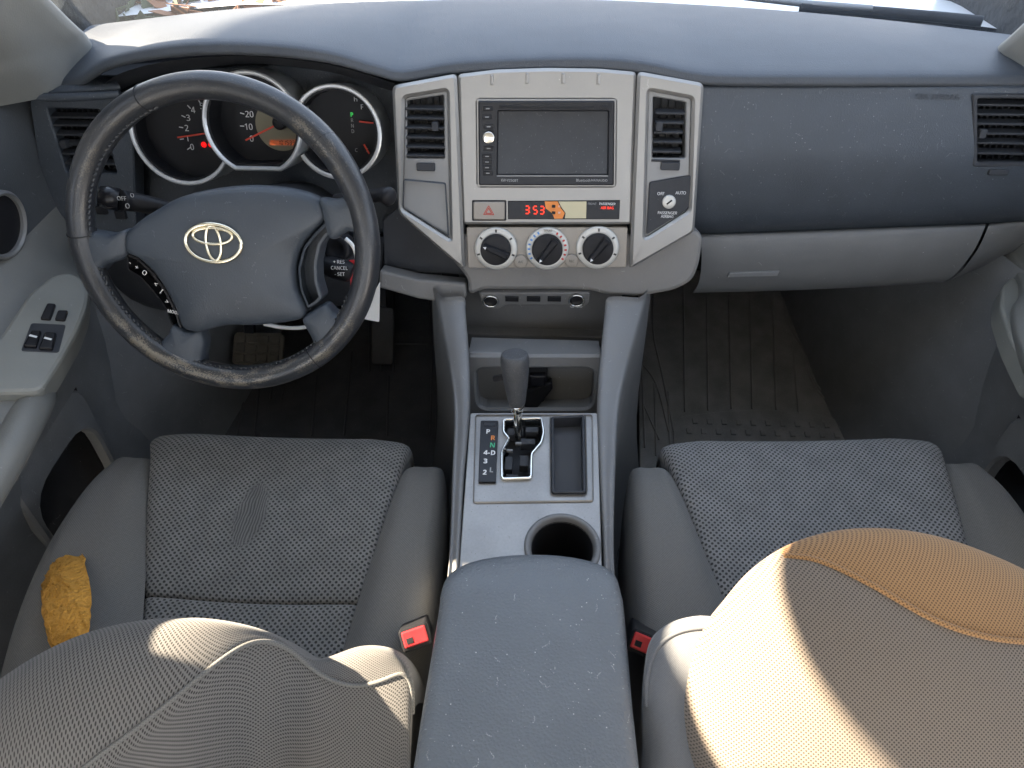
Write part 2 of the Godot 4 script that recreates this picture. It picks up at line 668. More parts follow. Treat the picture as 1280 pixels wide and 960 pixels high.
	park.emission = Color(0.1, 0.9, 0.3)
	park.emission_energy_multiplier = 0.05
	var glass := mat("windshield_glass", Color(0.9, 0.95, 0.93), 0.02)
	glass.albedo_color.a = 0.06
	glass.transparency = BaseMaterial3D.TRANSPARENCY_ALPHA
	# seat cloth
	var dots := fabric_dots(1024, 32, Color(0.195, 0.193, 0.19), Color(0.04, 0.04, 0.04), 51)
	fabric("seat_insert", dots, 0.25, 0.05)
	fabric("seat_insert_worn", fabric_dots(1408, 32, Color(0.18, 0.177, 0.17), Color(0.038, 0.038, 0.037), 52, true), 0.352, 0.05)
	fabric("seat_bolster", knit(512, Color(0.175, 0.17, 0.16), 53, 0.35), 0.075, 0.015)
	var mesh_maps := fabric_dots(512, 32, Color(0.145, 0.137, 0.13), Color(0.03, 0.028, 0.026), 54)
	fabric("back_mesh", mesh_maps, 0.062, 0.02, 0.4)
	var warm_light_maps := fabric_dots(512, 32, Color(0.36, 0.2, 0.085), Color(0.12, 0.06, 0.025), 55)  # warm reflected light put into the cloth colour
	fabric("back_mesh_warm_light", warm_light_maps, 0.056, 0.012, 0.4)
	fabric("back_mesh_taupe", fabric_dots(512, 32, Color(0.205, 0.168, 0.135), Color(0.06, 0.047, 0.036), 57), 0.056, 0.014, 0.4)  # milder tint of the same warm light put into this cloth
	fabric("back_side", knit(512, Color(0.16, 0.165, 0.175), 56, 0.2), 0.05, 0.01)
	M.seat_insert_worn.uv1_offset = Vector3(1.53, -0.1, 0)
	for q in ["seat_insert", "seat_bolster"]:
		M[q].rim = 0.2

const STACK := Transform3D(Vector3(1, 0, 0), Vector3(0, 0.9511, -0.309), Vector3(0, 0.309, 0.9511), Vector3(0, 0.69, -0.955))
const CLUSTER := Transform3D(Vector3(1, 0, 0), Vector3(0, 0.9511, -0.309), Vector3(0, 0.309, 0.9511), Vector3(-0.385, 0.69, -1))
const WHEEL := Transform3D(Vector3(1, 0, 0), Vector3(0, 0.9205, -0.3907), Vector3(0, 0.3907, 0.9205), Vector3(-0.3865, 0.6513, -0.7413))
const PLATE := Transform3D(Vector3(1, 0, 0), Vector3(0, 0.0523, -0.9986), Vector3(0, 0.9986, 0.0523), Vector3(0, 0.39, -0.55))
const ARM := Transform3D(Vector3(1, 0, 0), Vector3(0, 0, -1), Vector3(0, 1, 0), Vector3(0, 0.46, -0.35))
const PASSENGER := Transform3D(Vector3(1, 0, 0), Vector3(0, 0.9945, -0.1045), Vector3(0, 0.1045, 0.9945), Vector3(0.42, 0.66, -0.972))
const SIDE := Transform3D(Vector3(1, 0, 0), Vector3(0, 0.9781, -0.2079), Vector3(0, 0.2079, 0.9781), Vector3(-0.66, 0.66, -0.985))
const DRIVER := Transform3D(Vector3(1, 0, 0), Vector3(0, 0.9703, -0.2419), Vector3(0, 0.2419, 0.9703), Vector3(-0.385, 0.66, -1))
const SOCKETS := Transform3D(Vector3(1, 0, 0), Vector3(0, 0.9903, 0.1392), Vector3(0, -0.1392, 0.9903), Vector3(0, 0.44, -0.905))
const SWITCHES := Transform3D(Vector3(0.9404, -0.34, 0), Vector3(0, 0, -1), Vector3(0.34, 0.9404, 0), Vector3(-0.66, 0.52, -0.72))
const SWITCHES_FAR := Transform3D(Vector3(1, 0, 0), Vector3(0, 0, -1), Vector3(0, 1, 0), Vector3(0.72, 0.47, -0.86))
const BIN := Transform3D(Vector3(1, 0, 0), Vector3(0, 0.9781, -0.2079), Vector3(0, 0.2079, 0.9781), Vector3(0, 0.44, -0.83))
const FAR_VENT := Transform3D(Vector3(1, 0, 0), Vector3(0, 0.9703, -0.2419), Vector3(0, 0.2419, 0.9703), Vector3(0.62, 0.7, -0.966))
const HUMP_FAR := Transform3D(Vector3(1, 0, 0), Vector3(0, 0.5736, -0.8192), Vector3(0, 0.8192, 0.5736), Vector3(0.33, 0.45, -0.29))
const SHOULDER_FAR := Transform3D(Vector3(1, 0, 0), Vector3(0, 0.5736, -0.8192), Vector3(0, 0.8192, 0.5736), Vector3(0.16, 0.42, -0.275))
const MAT_FAR := Transform3D(Vector3(1, 0, 0), Vector3(0, 0.1392, -0.9903), Vector3(0, 0.9903, 0.1392), Vector3(0.43, 0.02, -1.2))
const MAT_NEAR := Transform3D(Vector3(1, 0, 0), Vector3(0, 0.1045, -0.9945), Vector3(0, 0.9945, 0.1045), Vector3(-0.4, 0.02, -1.2))

func _ready() -> void:
	rng.seed = 7
	# camera
	var cam := Camera3D.new()
	cam.name = "camera"
	add_child(cam)
	cam.position = Vector3(-0.006, 1.12, 0)
	cam.rotation_degrees = Vector3(-43, 2.4197, 0)
	cam.fov = 56.145
	cam.near = 0.02
	cam.far = 200.0
	cam.current = true
	# sky and exposure
	var env := Environment.new()
	env.background_mode = Environment.BG_SKY
	var sky := Sky.new()
	var look := ProceduralSkyMaterial.new()
	look.sky_top_color = Color(0.66, 0.73, 0.83)
	look.sky_horizon_color = Color(0.90, 0.92, 0.95)
	look.sky_curve = 0.18
	look.ground_horizon_color = Color(0.7, 0.72, 0.74)
	look.ground_bottom_color = Color(0.5, 0.5, 0.5)
	look.sun_angle_max = 0.0
	sky.sky_material = look
	env.sky = sky
	env.background_energy_multiplier = 0.5
	env.tonemap_mode = Environment.TONE_MAPPER_LINEAR
	env.tonemap_exposure = 9.3
	env.sdfgi_enabled = true
	env.ssao_enabled = true
	env.ssil_enabled = true
	var we := WorldEnvironment.new()
	we.name = "environment"
	we.environment = env
	add_child(we)
	# sun: on the driver's side, a little ahead
	var sun := DirectionalLight3D.new()
	sun.name = "sun"
	add_child(sun)
	sun.light_energy = 1.6
	sun.light_color = Color(1.0, 0.93, 0.82)
	sun.light_angular_distance = 0.8
	sun.shadow_enabled = true
	var el := deg_to_rad(30.0)
	var az := deg_to_rad(-8.0)
	var going := Vector3(cos(el) * cos(az), -sin(el), -cos(el) * sin(az))
	sun.look_at_from_position(Vector3.ZERO, going, Vector3.UP)
	make_materials()
	make_cab()
	make_dashboard()
	make_stack()
	make_radio()
	make_cluster()
	make_wheel()
	make_console()
	make_doors()
	make_mats()
	make_seats()
	make_outside()

# ---------------------------------------------------------------- the cab
func make_cab() -> void:
	struct("cab_floor", block(Vector3(-0.80, -0.05, -1.62), Vector3(0.80, -0.012, 1.3)), M.carpet)
	struct("firewall", block(Vector3(-0.80, -0.012, -1.66), Vector3(0.80, 0.70, -1.60)), M.carpet)
	struct("cab_roof", block(Vector3(-0.72, 1.23, -0.66), Vector3(0.72, 1.28, 1.3)), M.headliner)
	struct("plenum", block(Vector3(-0.80, 0.60, -1.66), Vector3(0.80, 0.66, -1.25)), M.black_matt)
	for s in [-1.0, 1.0]:
		struct("cab_side", block(Vector3(s * 0.82 - 0.02, -0.012, -1.66), Vector3(s * 0.82 + 0.02, 0.79, -1.0)), M.carpet)
	var back := struct("cab_rear_wall", block(Vector3(-0.78, -0.012, 1.25), Vector3(0.78, 0.78, 1.3)), M.headliner)
	back.name = "cab_rear_wall"
	for s in [-1.0, 1.0]:
		var dx: float = 0.0 if s < 0 else -0.045
		var rows := []
		for q in [[0.725, 0.690, -1.12, 0.705, -0.985, 0.79, -0.955, 0.78, -1.17], [0.77, 0.68, -1.10, 0.70, -0.955, 0.78, -0.93, 0.77, -1.15], [0.85, 0.652, -1.0, 0.692, -0.885, 0.77, -0.86, 0.755, -1.03], [1.24, 0.575, -0.60, 0.62, -0.48, 0.70, -0.46, 0.68, -0.64]]:
			var line := []
			for k in 4:
				line.append(Vector3(s * (q[1 + k * 2] + dx), q[0], q[2 + k * 2]))
			var a: Vector3 = line[0].lerp(line[1], 0.5) + Vector3(-s * 0.012, 0, 0)
			rows.append([line[0], a, line[1], line[2], line[3]])
		var dense_r := []
		var cols := []
		for c in 5:
			var l := []
			for r in rows:
				l.append(r[c])
			cols.append(dense(l, 5))
		for r in cols[0].size():
			var l := []
			for c in 5:
				l.append(cols[c][r])
			dense_r.append(dense(l, 4, true))
		var t := thing("windshield_pillar", ("grey cloth-grained windshield pillar trim above the door with the round speaker" if s < 0 else "grey windshield pillar trim above the dash end with the half-cropped vent"), "pillar", Vector3(s * 0.72, 0.66, -1.05), "windshield pillars")
		part(t, "trim", grid(dense_r, true), M.pillar_cloth)
	# door posts and roof rails behind the frame of the windows
	for s in [-1.0, 1.0]:
		var t := thing("door_post", "grey door post behind the " + ("driver's seat" if s < 0 else "passenger's seat"), "pillar", Vector3(s * 0.76, 0, 0.06))
		part(t, "post", block(Vector3(s * 0.76 - 0.03, 0.0, -0.04), Vector3(s * 0.76 + 0.03, 1.24, 0.16)), M.headliner)
		var r := thing("roof_rail", "padded roof rail above the " + ("driver's window" if s < 0 else "passenger's window"), "roof rail", Vector3(s * 0.72, 1.2, 0))
		part(r, "rail", block(Vector3(s * 0.72 - 0.05, 1.125, -0.62), Vector3(s * 0.72 + 0.06, 1.25, 1.3)), M.headliner)
	# unseen sheets at the driver's window, placed to keep sun off wheel and console
	var sh := thing("unseen_sun_blocker", "unseen pale sunshade covering the front of the driver's window", "blocker", Vector3(-0.78, 0.74, -0.6))
	part(sh, "cloth", block(Vector3(-0.782, 0.70, -1.002), Vector3(-0.778, 1.14, -0.57), 0.001), M.headliner)  # unseen sheet, pale so that it also bounces light into the footwells
	var sh2 := thing("unseen_sun_blocker", "small unseen pale sunshade across the rear of the driver's window", "blocker", Vector3(-0.78, 0.84, -0.15))
	part(sh2, "cloth", block(Vector3(-0.782, 0.835, -0.575), Vector3(-0.778, 1.01, -0.34), 0.001), M.headliner)
	var sh3 := thing("unseen_sun_blocker", "tall narrow unseen pale sunshade beside the driver's door post", "blocker", Vector3(-0.78, 0.74, -0.15))
	part(sh3, "cloth", block(Vector3(-0.7875, 0.70, -0.36), Vector3(-0.7835, 1.14, -0.03), 0.001), M.headliner)
	# windshield
	var w := thing("windshield", "clear windshield above the black wiper cowl", "windshield", Vector3(0, 0.74, -1.36))
	var rows := []
	for k in 5:
		var t := k / 4.0
		var line := []
		for i in 13:
			var x := -1.0 + i / 6.0
			line.append(Vector3(x * lerpf(0.76, 0.62, t), lerpf(0.735, 1.24, t), lerpf(-1.39 + 0.17 * x * x, -0.66 + 0.06 * x * x, t)))
		rows.append(line)
	part(w, "pane", grid(rows), M.windshield_glass)

func make_outside() -> void:
	var cn := thing("unseen_sun_board", "unseen board on posts keeping sun off most of the dash, beyond the driver's side of the truck", "sun_blocker", Vector3(-2.6, -0.7, -3))
	part(cn, "board", block(Vector3(-2.65, 2.10, -4.6), Vector3(-2.6, 3.4, -1.0)), M.headliner)  # unseen board, placed to cut the sun from most of the dash
	for z in [-4.4, -3.4]:
		part(cn, "post", block(Vector3(-2.68, -0.7, z - 0.05), Vector3(-2.652, 3.4, z + 0.05)), M.headliner)
	struct("ground", block(Vector3(-60, -0.75, -80), Vector3(60, -0.7, 60)), M.snow)
	# bonnet and cowl
	var h := thing("truck_hood", "white painted hood beyond the windshield", "car hood", Vector3(0, 0.6, -1.9))
	var rows := []
	for k in 9:
		var z := -1.47 - k * 0.15
		var line := []
		for i in 17:
			var x := -0.9 + i * 0.1125
			line.append(Vector3(x, 0.72 - 0.05 * (x * x) - 0.012 * k * k * 0.35 + 0.02 * smoothstep(0.3, 0.6, absf(x)), z + 0.10 * x * x))
		rows.append(line)
	for k in [0.72, 0.3]:
		var line := []
		for i in 17:
			line.append(Vector3(-0.9 + i * 0.1125, k - 0.35, -2.75))
		rows.append(line)
	part(h, "panel", grid(rows), M.hood_paint)
	var c := thing("wiper_cowl", "black plastic cowl strip at the foot of the windshield", "cowl", Vector3(0, 0.7, -1.43))
	var lo := []
	for k in 4:
		var line := []
		for i in 21:
			var x := -0.82 + i * 0.082
			line.append(Vector3(x, [0.66, 0.722, 0.726, 0.69][k] - 0.03 * x * x, [-1.405, -1.415, -1.45, -1.49][k] + 0.19 * x * x))
		lo.append(line)
	part(c, "strip", grid(lo), M.black_satin)
	var wp := thing("wiper", "black windshield wiper lying along the cowl", "wiper", Vector3(0.5, 0.74, -1.42))
	part(wp, "blade", tube(dense([Vector3(0.4485, 0.7365, -1.42), Vector3(0.5834, 0.7344, -1.4), Vector3(0.6771, 0.7379, -1.36), Vector3(0.7275, 0.7409, -1.33)], 4), 0.009, 8), M.black_satin)
	part(wp, "arm", tube([Vector3(0.3537, 0.7431, -1.45), Vector3(0.4471, 0.7417, -1.42), Vector3(0.5678, 0.7394, -1.4)], 0.006, 8), M.grey_trim)
	# small flat brown and grey green shapes lying along the cowl
	for q in [["brown", -0.82, 0.0, 90, "scatter of brown flecks along the cowl"], ["green", -1.02, 0.0, 110, "scatter of grey green flecks along the cowl"]]:
		var t := thing("cowl_flecks", q[4], "leaves", Vector3(q[1] + 0.1, 0.70, -1.55))
		var st := begin()
		for i in q[3]:
			var p := Vector3(q[1] + rng.randf() * 0.34, 0.675 + rng.randf() * 0.05, -1.40 - rng.randf() * 0.2 - q[2])
			var b := Basis.from_euler(Vector3(rng.randf() * 6, rng.randf() * 6, rng.randf() * 6))
			var s := rng.randf_range(0.02, 0.045)
			slab([Vector2(-s, 0), Vector2(-s * 0.3, -s * 0.45), Vector2(s, 0), Vector2(-s * 0.2, s * 0.45)], Transform3D(b, p), 0, 0.0015, 0.0004, st)
		part(t, "leaf", done(st), M["leaf_" + q[0]]).set_meta("kind", "stuff")

# ---------------------------------------------------------------- dashboard
func vent(parent: Node3D, fr: Transform3D, lo: Vector2, hi: Vector2, ys: Array, tab: Vector2, deep := 0.028) -> void:
	var back := part(parent, "vent", slab(rect((lo + hi) * 0.5, absf(hi.x - lo.x), absf(hi.y - lo.y)), fr, -deep - 0.004, -deep, 0.0005), M.dark_plastic)
	var n := int(absf(hi.x - lo.x) / 0.008)
	for i in range(1, n):
		var x := lerpf(lo.x, hi.x, float(i) / n)
		part(back, "fin", bar(fr * Vector3(x, lo.y, -deep + 0.005), fr * Vector3(x, hi.y, -deep + 0.005), 0.0012, 0.008, fr.basis.z, 0.0003), M.black_satin)
	for y in ys:
		part(back, "slat", bar(fr * Vector3(lo.x, y, -0.009), fr * Vector3(hi.x, y, -0.009), 0.0032, 0.013, (fr.basis.z - fr.basis.y * 0.35).normalized(), 0.0009), M.dark_plastic)
	part(back, "tab", slab(rect(tab, 0.009, 0.012, 0.002), fr, -0.01, 0.003, 0.001), M.dark_plastic)

func make_dashboard() -> void:
	var t := thing("dashboard", "dark blue-grey dashboard running under the windshield with pale lower half", "dashboard", Vector3(0, 0.45, -1.1))
	# padded top, from the windshield to the rolled edge
	var edge := [Vector3(-0.719, 0.7223, -1.02), Vector3(-0.6583, 0.7397, -1), Vector3(-0.5996, 0.7693, -0.98), Vector3(-0.5259, 0.7922, -0.955), Vector3(-0.4426, 0.8053, -0.94), Vector3(-0.3602, 0.8055, -0.94), Vector3(-0.2827, 0.7944, -0.95), Vector3(-0.2271, 0.7721, -0.97), Vector3(-0.1934, 0.76, -0.985), Vector3(-0.1339, 0.7685, -0.99), Vector3(-0.0693, 0.7729, -0.992), Vector3(-0.001, 0.7757, -0.993), Vector3(0.0691, 0.777, -0.992), Vector3(0.1272, 0.7742, -0.988), Vector3(0.1861, 0.7651, -0.984), Vector3(0.2284, 0.7623, -0.982), Vector3(0.3331, 0.7629, -0.982), Vector3(0.4895, 0.7642, -0.985), Vector3(0.6364, 0.7637, -0.99), Vector3(0.7571, 0.7598, -1)]
	edge = dense(edge, 4)
	var rows := [[], [], [], [], [], [], [], []]
	for e in edge:
		var x: float = e.x
		var base := Vector3(x * 1.04, 0.752 - 0.02 * x * x, -1.385 + 0.27 * x * x)
		var top: Vector3 = e + Vector3(0, 0.011, -0.016)
		rows[0].append(base + Vector3(0, -0.03, -0.002))
		rows[1].append(base)
		rows[2].append(base.lerp(top, 0.3) + Vector3(0, 0.010, 0))
		rows[3].append(base.lerp(top, 0.7) + Vector3(0, 0.010, 0))
		rows[4].append(top)
		rows[5].append(e + Vector3(0, 0.003, 0.001))
		rows[6].append(e + Vector3(0, -0.006, -0.002))
		rows[7].append(e + Vector3(0, -0.008, -0.03))
	var sm := []
	for c in edge.size():
		var l := []
		for r in rows:
			l.append(r[c])
		sm.append(dense(l, 4))
	part(t, "top_pad", grid(sm), M.dash_pad)
	# passenger side panel
	var pr := [[Vector3(0.1987, 0.7542, -1), Vector3(0.297, 0.7552, -1), Vector3(0.403, 0.7562, -1), Vector3(0.5082, 0.7573, -1), Vector3(0.5688, 0.7579, -1), Vector3(0.6436, 0.7586, -1), Vector3(0.7571, 0.7598, -1)],
		[Vector3(0.1965, 0.7544, -0.985), Vector3(0.2936, 0.7559, -0.985), Vector3(0.3982, 0.7576, -0.985), Vector3(0.5018, 0.7592, -0.985), Vector3(0.5615, 0.7602, -0.985), Vector3(0.6352, 0.7614, -0.985), Vector3(0.7506, 0.7613, -0.99)],
		[Vector3(0.1977, 0.7436, -0.98), Vector3(0.2951, 0.7452, -0.98), Vector3(0.4001, 0.7469, -0.98), Vector3(0.5041, 0.7486, -0.98), Vector3(0.564, 0.7496, -0.98), Vector3(0.6379, 0.7508, -0.98), Vector3(0.7529, 0.7511, -0.984)],
		[Vector3(0.2024, 0.7052, -0.967), Vector3(0.3015, 0.707, -0.967), Vector3(0.4081, 0.709, -0.967), Vector3(0.5138, 0.7109, -0.967), Vector3(0.5747, 0.712, -0.967), Vector3(0.6497, 0.7134, -0.967), Vector3(0.7722, 0.7109, -0.978)],
		[Vector3(0.2089, 0.6584, -0.956), Vector3(0.3103, 0.6605, -0.956), Vector3(0.4194, 0.6627, -0.956), Vector3(0.5275, 0.6649, -0.956), Vector3(0.5897, 0.6662, -0.956), Vector3(0.6665, 0.6678, -0.956), Vector3(0.7943, 0.6636, -0.97)],
		[Vector3(0.2213, 0.587, -0.957), Vector3(0.3266, 0.5931, -0.957), Vector3(0.4395, 0.5996, -0.957), Vector3(0.5507, 0.6061, -0.957), Vector3(0.6144, 0.6098, -0.957), Vector3(0.6928, 0.6143, -0.957), Vector3(0.8219, 0.6143, -0.97)],
		[Vector3(0.2285, 0.5525, -0.966), Vector3(0.3365, 0.5599, -0.966), Vector3(0.4522, 0.5679, -0.966), Vector3(0.5659, 0.5757, -0.966), Vector3(0.6309, 0.5801, -0.966), Vector3(0.7109, 0.5856, -0.966), Vector3(0.8433, 0.5862, -0.98)],
		[Vector3(0.2352, 0.5287, -0.985), Vector3(0.3463, 0.5364, -0.985), Vector3(0.465, 0.5447, -0.985), Vector3(0.5818, 0.5528, -0.985), Vector3(0.6486, 0.5575, -0.985), Vector3(0.7307, 0.5632, -0.985), Vector3(0.8586, 0.569, -0.99)]]
	part(t, "passenger_panel", grid(dense_rows(pr, 4, 4), false, [], [8, 16, 16, 20]), M.dash_panel)
	var word := lettering(t, "SRS AIRBAG", 0.0075, PASSENGER, Vector2(0.0975, 0.0878), 0.0025, M.dash_pad, 0.0, "embossed_lettering", true)
	word.set_meta("label", "embossed airbag lettering on the passenger panel")
	# far vent
	part(t, "vent_frame", ring_slab(rounded([Vector2(-0.0609, 0.0546), Vector2(0.0201, 0.0558), Vector2(0.0531, -0.0372), Vector2(-0.0316, -0.0388)], 0.004), rounded([Vector2(-0.0529, 0.0488), Vector2(0.0171, 0.0499), Vector2(0.0455, -0.0309), Vector2(-0.0272, -0.0322)], 0.003), FAR_VENT, -0.03, 0.003), M.dark_plastic)
	vent(t, FAR_VENT, Vector2(Vector2(-0.0549, 0.0487).x, Vector2(-0.0272, -0.0322).y), Vector2(0.0345, 0.0501), [Vector2(-0.0207, 0.0423).y, Vector2(-0.0167, 0.0304).y, Vector2(-0.0127, 0.0183).y, Vector2(-0.0086, 0.006).y, Vector2(-0.0045, -0.0064).y, Vector2(0, -0.02).y], Vector2(-0.0314, 0.0046), 0.026)
	part(t, "vent_thumbwheel", slab(rect(Vector2(0.0053, -0.0457), 0.026, 0.008, 0.002), FAR_VENT, -0.01, 0.004), M.dark_plastic)
	# glove box and pale lower dash
	var g := [
		[Vector3(0.2458, 0.5288, -0.99), Vector3(0.3479, 0.5342, -0.99), Vector3(0.4671, 0.5428, -0.99), Vector3(0.5842, 0.5513, -0.99), Vector3(0.6679, 0.5561, -0.99)],
		[Vector3(0.2427, 0.5312, -0.972), Vector3(0.3434, 0.5366, -0.972), Vector3(0.461, 0.5452, -0.972), Vector3(0.5766, 0.5536, -0.972), Vector3(0.6574, 0.5597, -0.972)],
		[Vector3(0.2495, 0.4948, -0.966), Vector3(0.3511, 0.4991, -0.966), Vector3(0.4709, 0.5082, -0.966), Vector3(0.5766, 0.5168, -0.966), Vector3(0.6562, 0.5234, -0.968)],
		[Vector3(0.2554, 0.448, -0.975), Vector3(0.3646, 0.4512, -0.975), Vector3(0.4884, 0.461, -0.975), Vector3(0.5853, 0.4699, -0.975), Vector3(0.6535, 0.4751, -0.977)],
		[Vector3(0.2554, 0.4079, -1), Vector3(0.3787, 0.4149, -1), Vector3(0.507, 0.4252, -1), Vector3(0.5947, 0.4342, -1), Vector3(0.6539, 0.4407, -1)],
		[Vector3(0.2797, 0.3651, -1.08), Vector3(0.4061, 0.3723, -1.08), Vector3(0.5437, 0.3833, -1.08), Vector3(0.6378, 0.3929, -1.08), Vector3(0.7014, 0.3998, -1.08)]]
	var gb := part(t, "glove_box", grid(dense_rows(g, 4, 4)), M.light_plastic)
	part(gb, "latch_recess", slab(rounded([Vector2(-0.1197, -0.1771), Vector2(-0.0395, -0.1722), Vector2(-0.0455, -0.1891), Vector2(-0.124, -0.1941)], 0.003), PASSENGER, -0.03, -0.0185, 0.0005), M.dark_plastic)
	part(gb, "latch", slab(rounded([Vector2(-0.1228, -0.187), Vector2(-0.0446, -0.1821), Vector2(-0.0461, -0.192), Vector2(-0.1247, -0.197)], 0.002), PASSENGER, -0.03, -0.013, 0.002), M.light_plastic)
	var ge := [
		[Vector3(0.6726, 0.5563, -0.99), Vector3(0.6994, 0.5596, -0.99), Vector3(0.7331, 0.5632, -0.99), Vector3(0.7853, 0.5627, -1)],
		[Vector3(0.6634, 0.5587, -0.974), Vector3(0.6882, 0.5633, -0.974), Vector3(0.7206, 0.5657, -0.976), Vector3(0.7801, 0.563, -0.99)],
		[Vector3(0.6623, 0.5223, -0.97), Vector3(0.6892, 0.5283, -0.975), Vector3(0.723, 0.5373, -0.98), Vector3(0.7781, 0.5438, -0.99)],
		[Vector3(0.6604, 0.4732, -0.98), Vector3(0.6862, 0.49, -0.985), Vector3(0.7255, 0.5084, -0.99), Vector3(0.7811, 0.5237, -1)],
		[Vector3(0.6656, 0.4341, -1.01), Vector3(0.6953, 0.4554, -1.01), Vector3(0.737, 0.484, -1.01), Vector3(0.7811, 0.5088, -1.01)]]
	part(t, "end_cap", grid(dense_rows(ge, 4, 4)), M.light_plastic)
	# driver's side: panel round the gauges, end panel with vent, knee panel
	part(t, "gauge_panel", slab([Vector2(-0.2541, 0.0562), Vector2(-0.1873, 0.0807), Vector2(-0.1038, 0.0944), Vector2(-0.0118, 0.0999), Vector2(0.0891, 0.093), Vector2(0.1445, 0.0814), Vector2(0.1723, 0.0734), Vector2(0.1723, -0.1071), Vector2(0.1385, -0.1457), Vector2(0.007, -0.1881), Vector2(-0.2275, -0.1939), Vector2(-0.296, -0.1558)], DRIVER, -0.085, -0.045, 0.003), M.dash_panel)
	part(t, "knee_panel", grid(dense_rows([
		[Vector3(-0.7708, 0.5132, -0.99), Vector3(-0.6171, 0.4965, -0.985), Vector3(-0.446, 0.501, -0.985), Vector3(-0.2508, 0.5119, -0.985)],
		[Vector3(-0.7585, 0.472, -0.97), Vector3(-0.6254, 0.4481, -0.965), Vector3(-0.4533, 0.4452, -0.965), Vector3(-0.2591, 0.4585, -0.965)],
		[Vector3(-0.766, 0.3941, -0.99), Vector3(-0.6496, 0.3586, -0.985), Vector3(-0.4814, 0.3518, -0.985), Vector3(-0.2791, 0.3924, -0.985)],
		[Vector3(-0.8255, 0.3137, -1.08), Vector3(-0.7136, 0.2794, -1.08), Vector3(-0.5273, 0.2777, -1.08), Vector3(-0.3064, 0.3149, -1.08)]], 4, 4)), M.dark_plastic)
	var lip := [Vector3(-0.6354, 0.7312, -1), Vector3(-0.5836, 0.7593, -0.985), Vector3(-0.5123, 0.782, -0.965), Vector3(-0.441, 0.7935, -0.955), Vector3(-0.3673, 0.7945, -0.955), Vector3(-0.2872, 0.7843, -0.962), Vector3(-0.235, 0.764, -0.978), Vector3(-0.2094, 0.7504, -0.99)]
	var inner := [Vector3(-0.6464, 0.7034, -1.03), Vector3(-0.605, 0.7249, -1.03), Vector3(-0.5465, 0.7416, -1.03), Vector3(-0.477, 0.7537, -1.03), Vector3(-0.398, 0.7592, -1.03), Vector3(-0.3068, 0.7496, -1.03), Vector3(-0.2477, 0.7328, -1.03), Vector3(-0.2145, 0.722, -1.03)]
	var mid := []
	for i in lip.size():
		mid.append(lip[i].lerp(inner[i], 0.5) + Vector3(0, 0.006, 0))
	part(t, "gauge_hood", grid(dense_rows([lip, mid, inner], 4, 4)), M.dark_plastic)
	part(t, "side_panel", slab_holes(rounded([Vector2(-0.0773, 0.0584), Vector2(0.0747, 0.0671), Vector2(0.0234, -0.1482), Vector2(-0.074, -0.1323), Vector2(-0.0932, -0.0972), Vector2(-0.0941, -0.033)], 0.008), [rect(Vector2(-0.0169, 0.0008), Vector2(0.0214, 0.0015).x - Vector2(-0.0554, 0.0001).x, Vector2(-0.0033, 0.0455).y - Vector2(-0.0312, -0.0459).y, 0.003)], SIDE, -0.03, 0.0, 0.002), M.dash_panel)
	vent(t, SIDE, Vector2(-0.0706, -0.0467), Vector2(0.0342, 0.0461), [Vector2(-0.0099, 0.0356).y, Vector2(-0.0133, 0.0245).y, Vector2(-0.0174, 0.011).y, Vector2(-0.0216, -0.0027).y, Vector2(-0.0258, -0.0165).y, Vector2(-0.0301, -0.0306).y], Vector2(-0.0457, -0.0031))
	part(t, "side_crease", tube(dense([Vector3(-0.7281, 0.7276, -0.985), Vector3(-0.6989, 0.7251, -0.984), Vector3(-0.6523, 0.727, -0.984), Vector3(-0.5943, 0.7309, -0.985)], 3), 0.006, 8), M.dash_panel)
	part(t, "end_shoulder", grid(dense_rows([
		[Vector3(-0.7489, 0.7203, -1.03), Vector3(-0.7099, 0.7278, -1.03), Vector3(-0.6685, 0.7389, -1.02), Vector3(-0.6174, 0.7419, -1.02)],
		[Vector3(-0.7303, 0.726, -0.992), Vector3(-0.6921, 0.7318, -0.99), Vector3(-0.6516, 0.7358, -0.99), Vector3(-0.5943, 0.7393, -0.992)],
		[Vector3(-0.739, 0.7144, -0.998), Vector3(-0.7037, 0.715, -0.998), Vector3(-0.6639, 0.7157, -0.998), Vector3(-0.6047, 0.719, -0.998)]], 3, 3)), M.dash_panel)
	for q in [Vector2(0.0116, -0.1075), Vector2(-0.0165, -0.1005)]:
		part(t, "switch", slab(rect(q, 0.017, 0.013, 0.002), SIDE, -0.002, 0.005, 0.0015), M.black_satin)
	# cubby beside the stack
	part(t, "cubby", slab([Vector2(-0.2436, -0.1271), Vector2(-0.2092, -0.0997), Vector2(-0.1178, -0.1779), Vector2(-0.1099, -0.2097), Vector2(-0.1883, -0.2067), Vector2(-0.2458, -0.1957)], STACK, -0.065, -0.05, 0.001), M.dark_plastic)
	part(t, "cubby_lip", slab(rounded([Vector2(-0.2444, -0.1932), Vector2(-0.1883, -0.2055), Vector2(-0.1147, -0.2111), Vector2(-0.1125, -0.2299), Vector2(-0.1238, -0.2455), Vector2(-0.1872, -0.237), Vector2(-0.2475, -0.2208)], 0.004), STACK, -0.04, -0.008, 0.004), M.taupe_plastic)

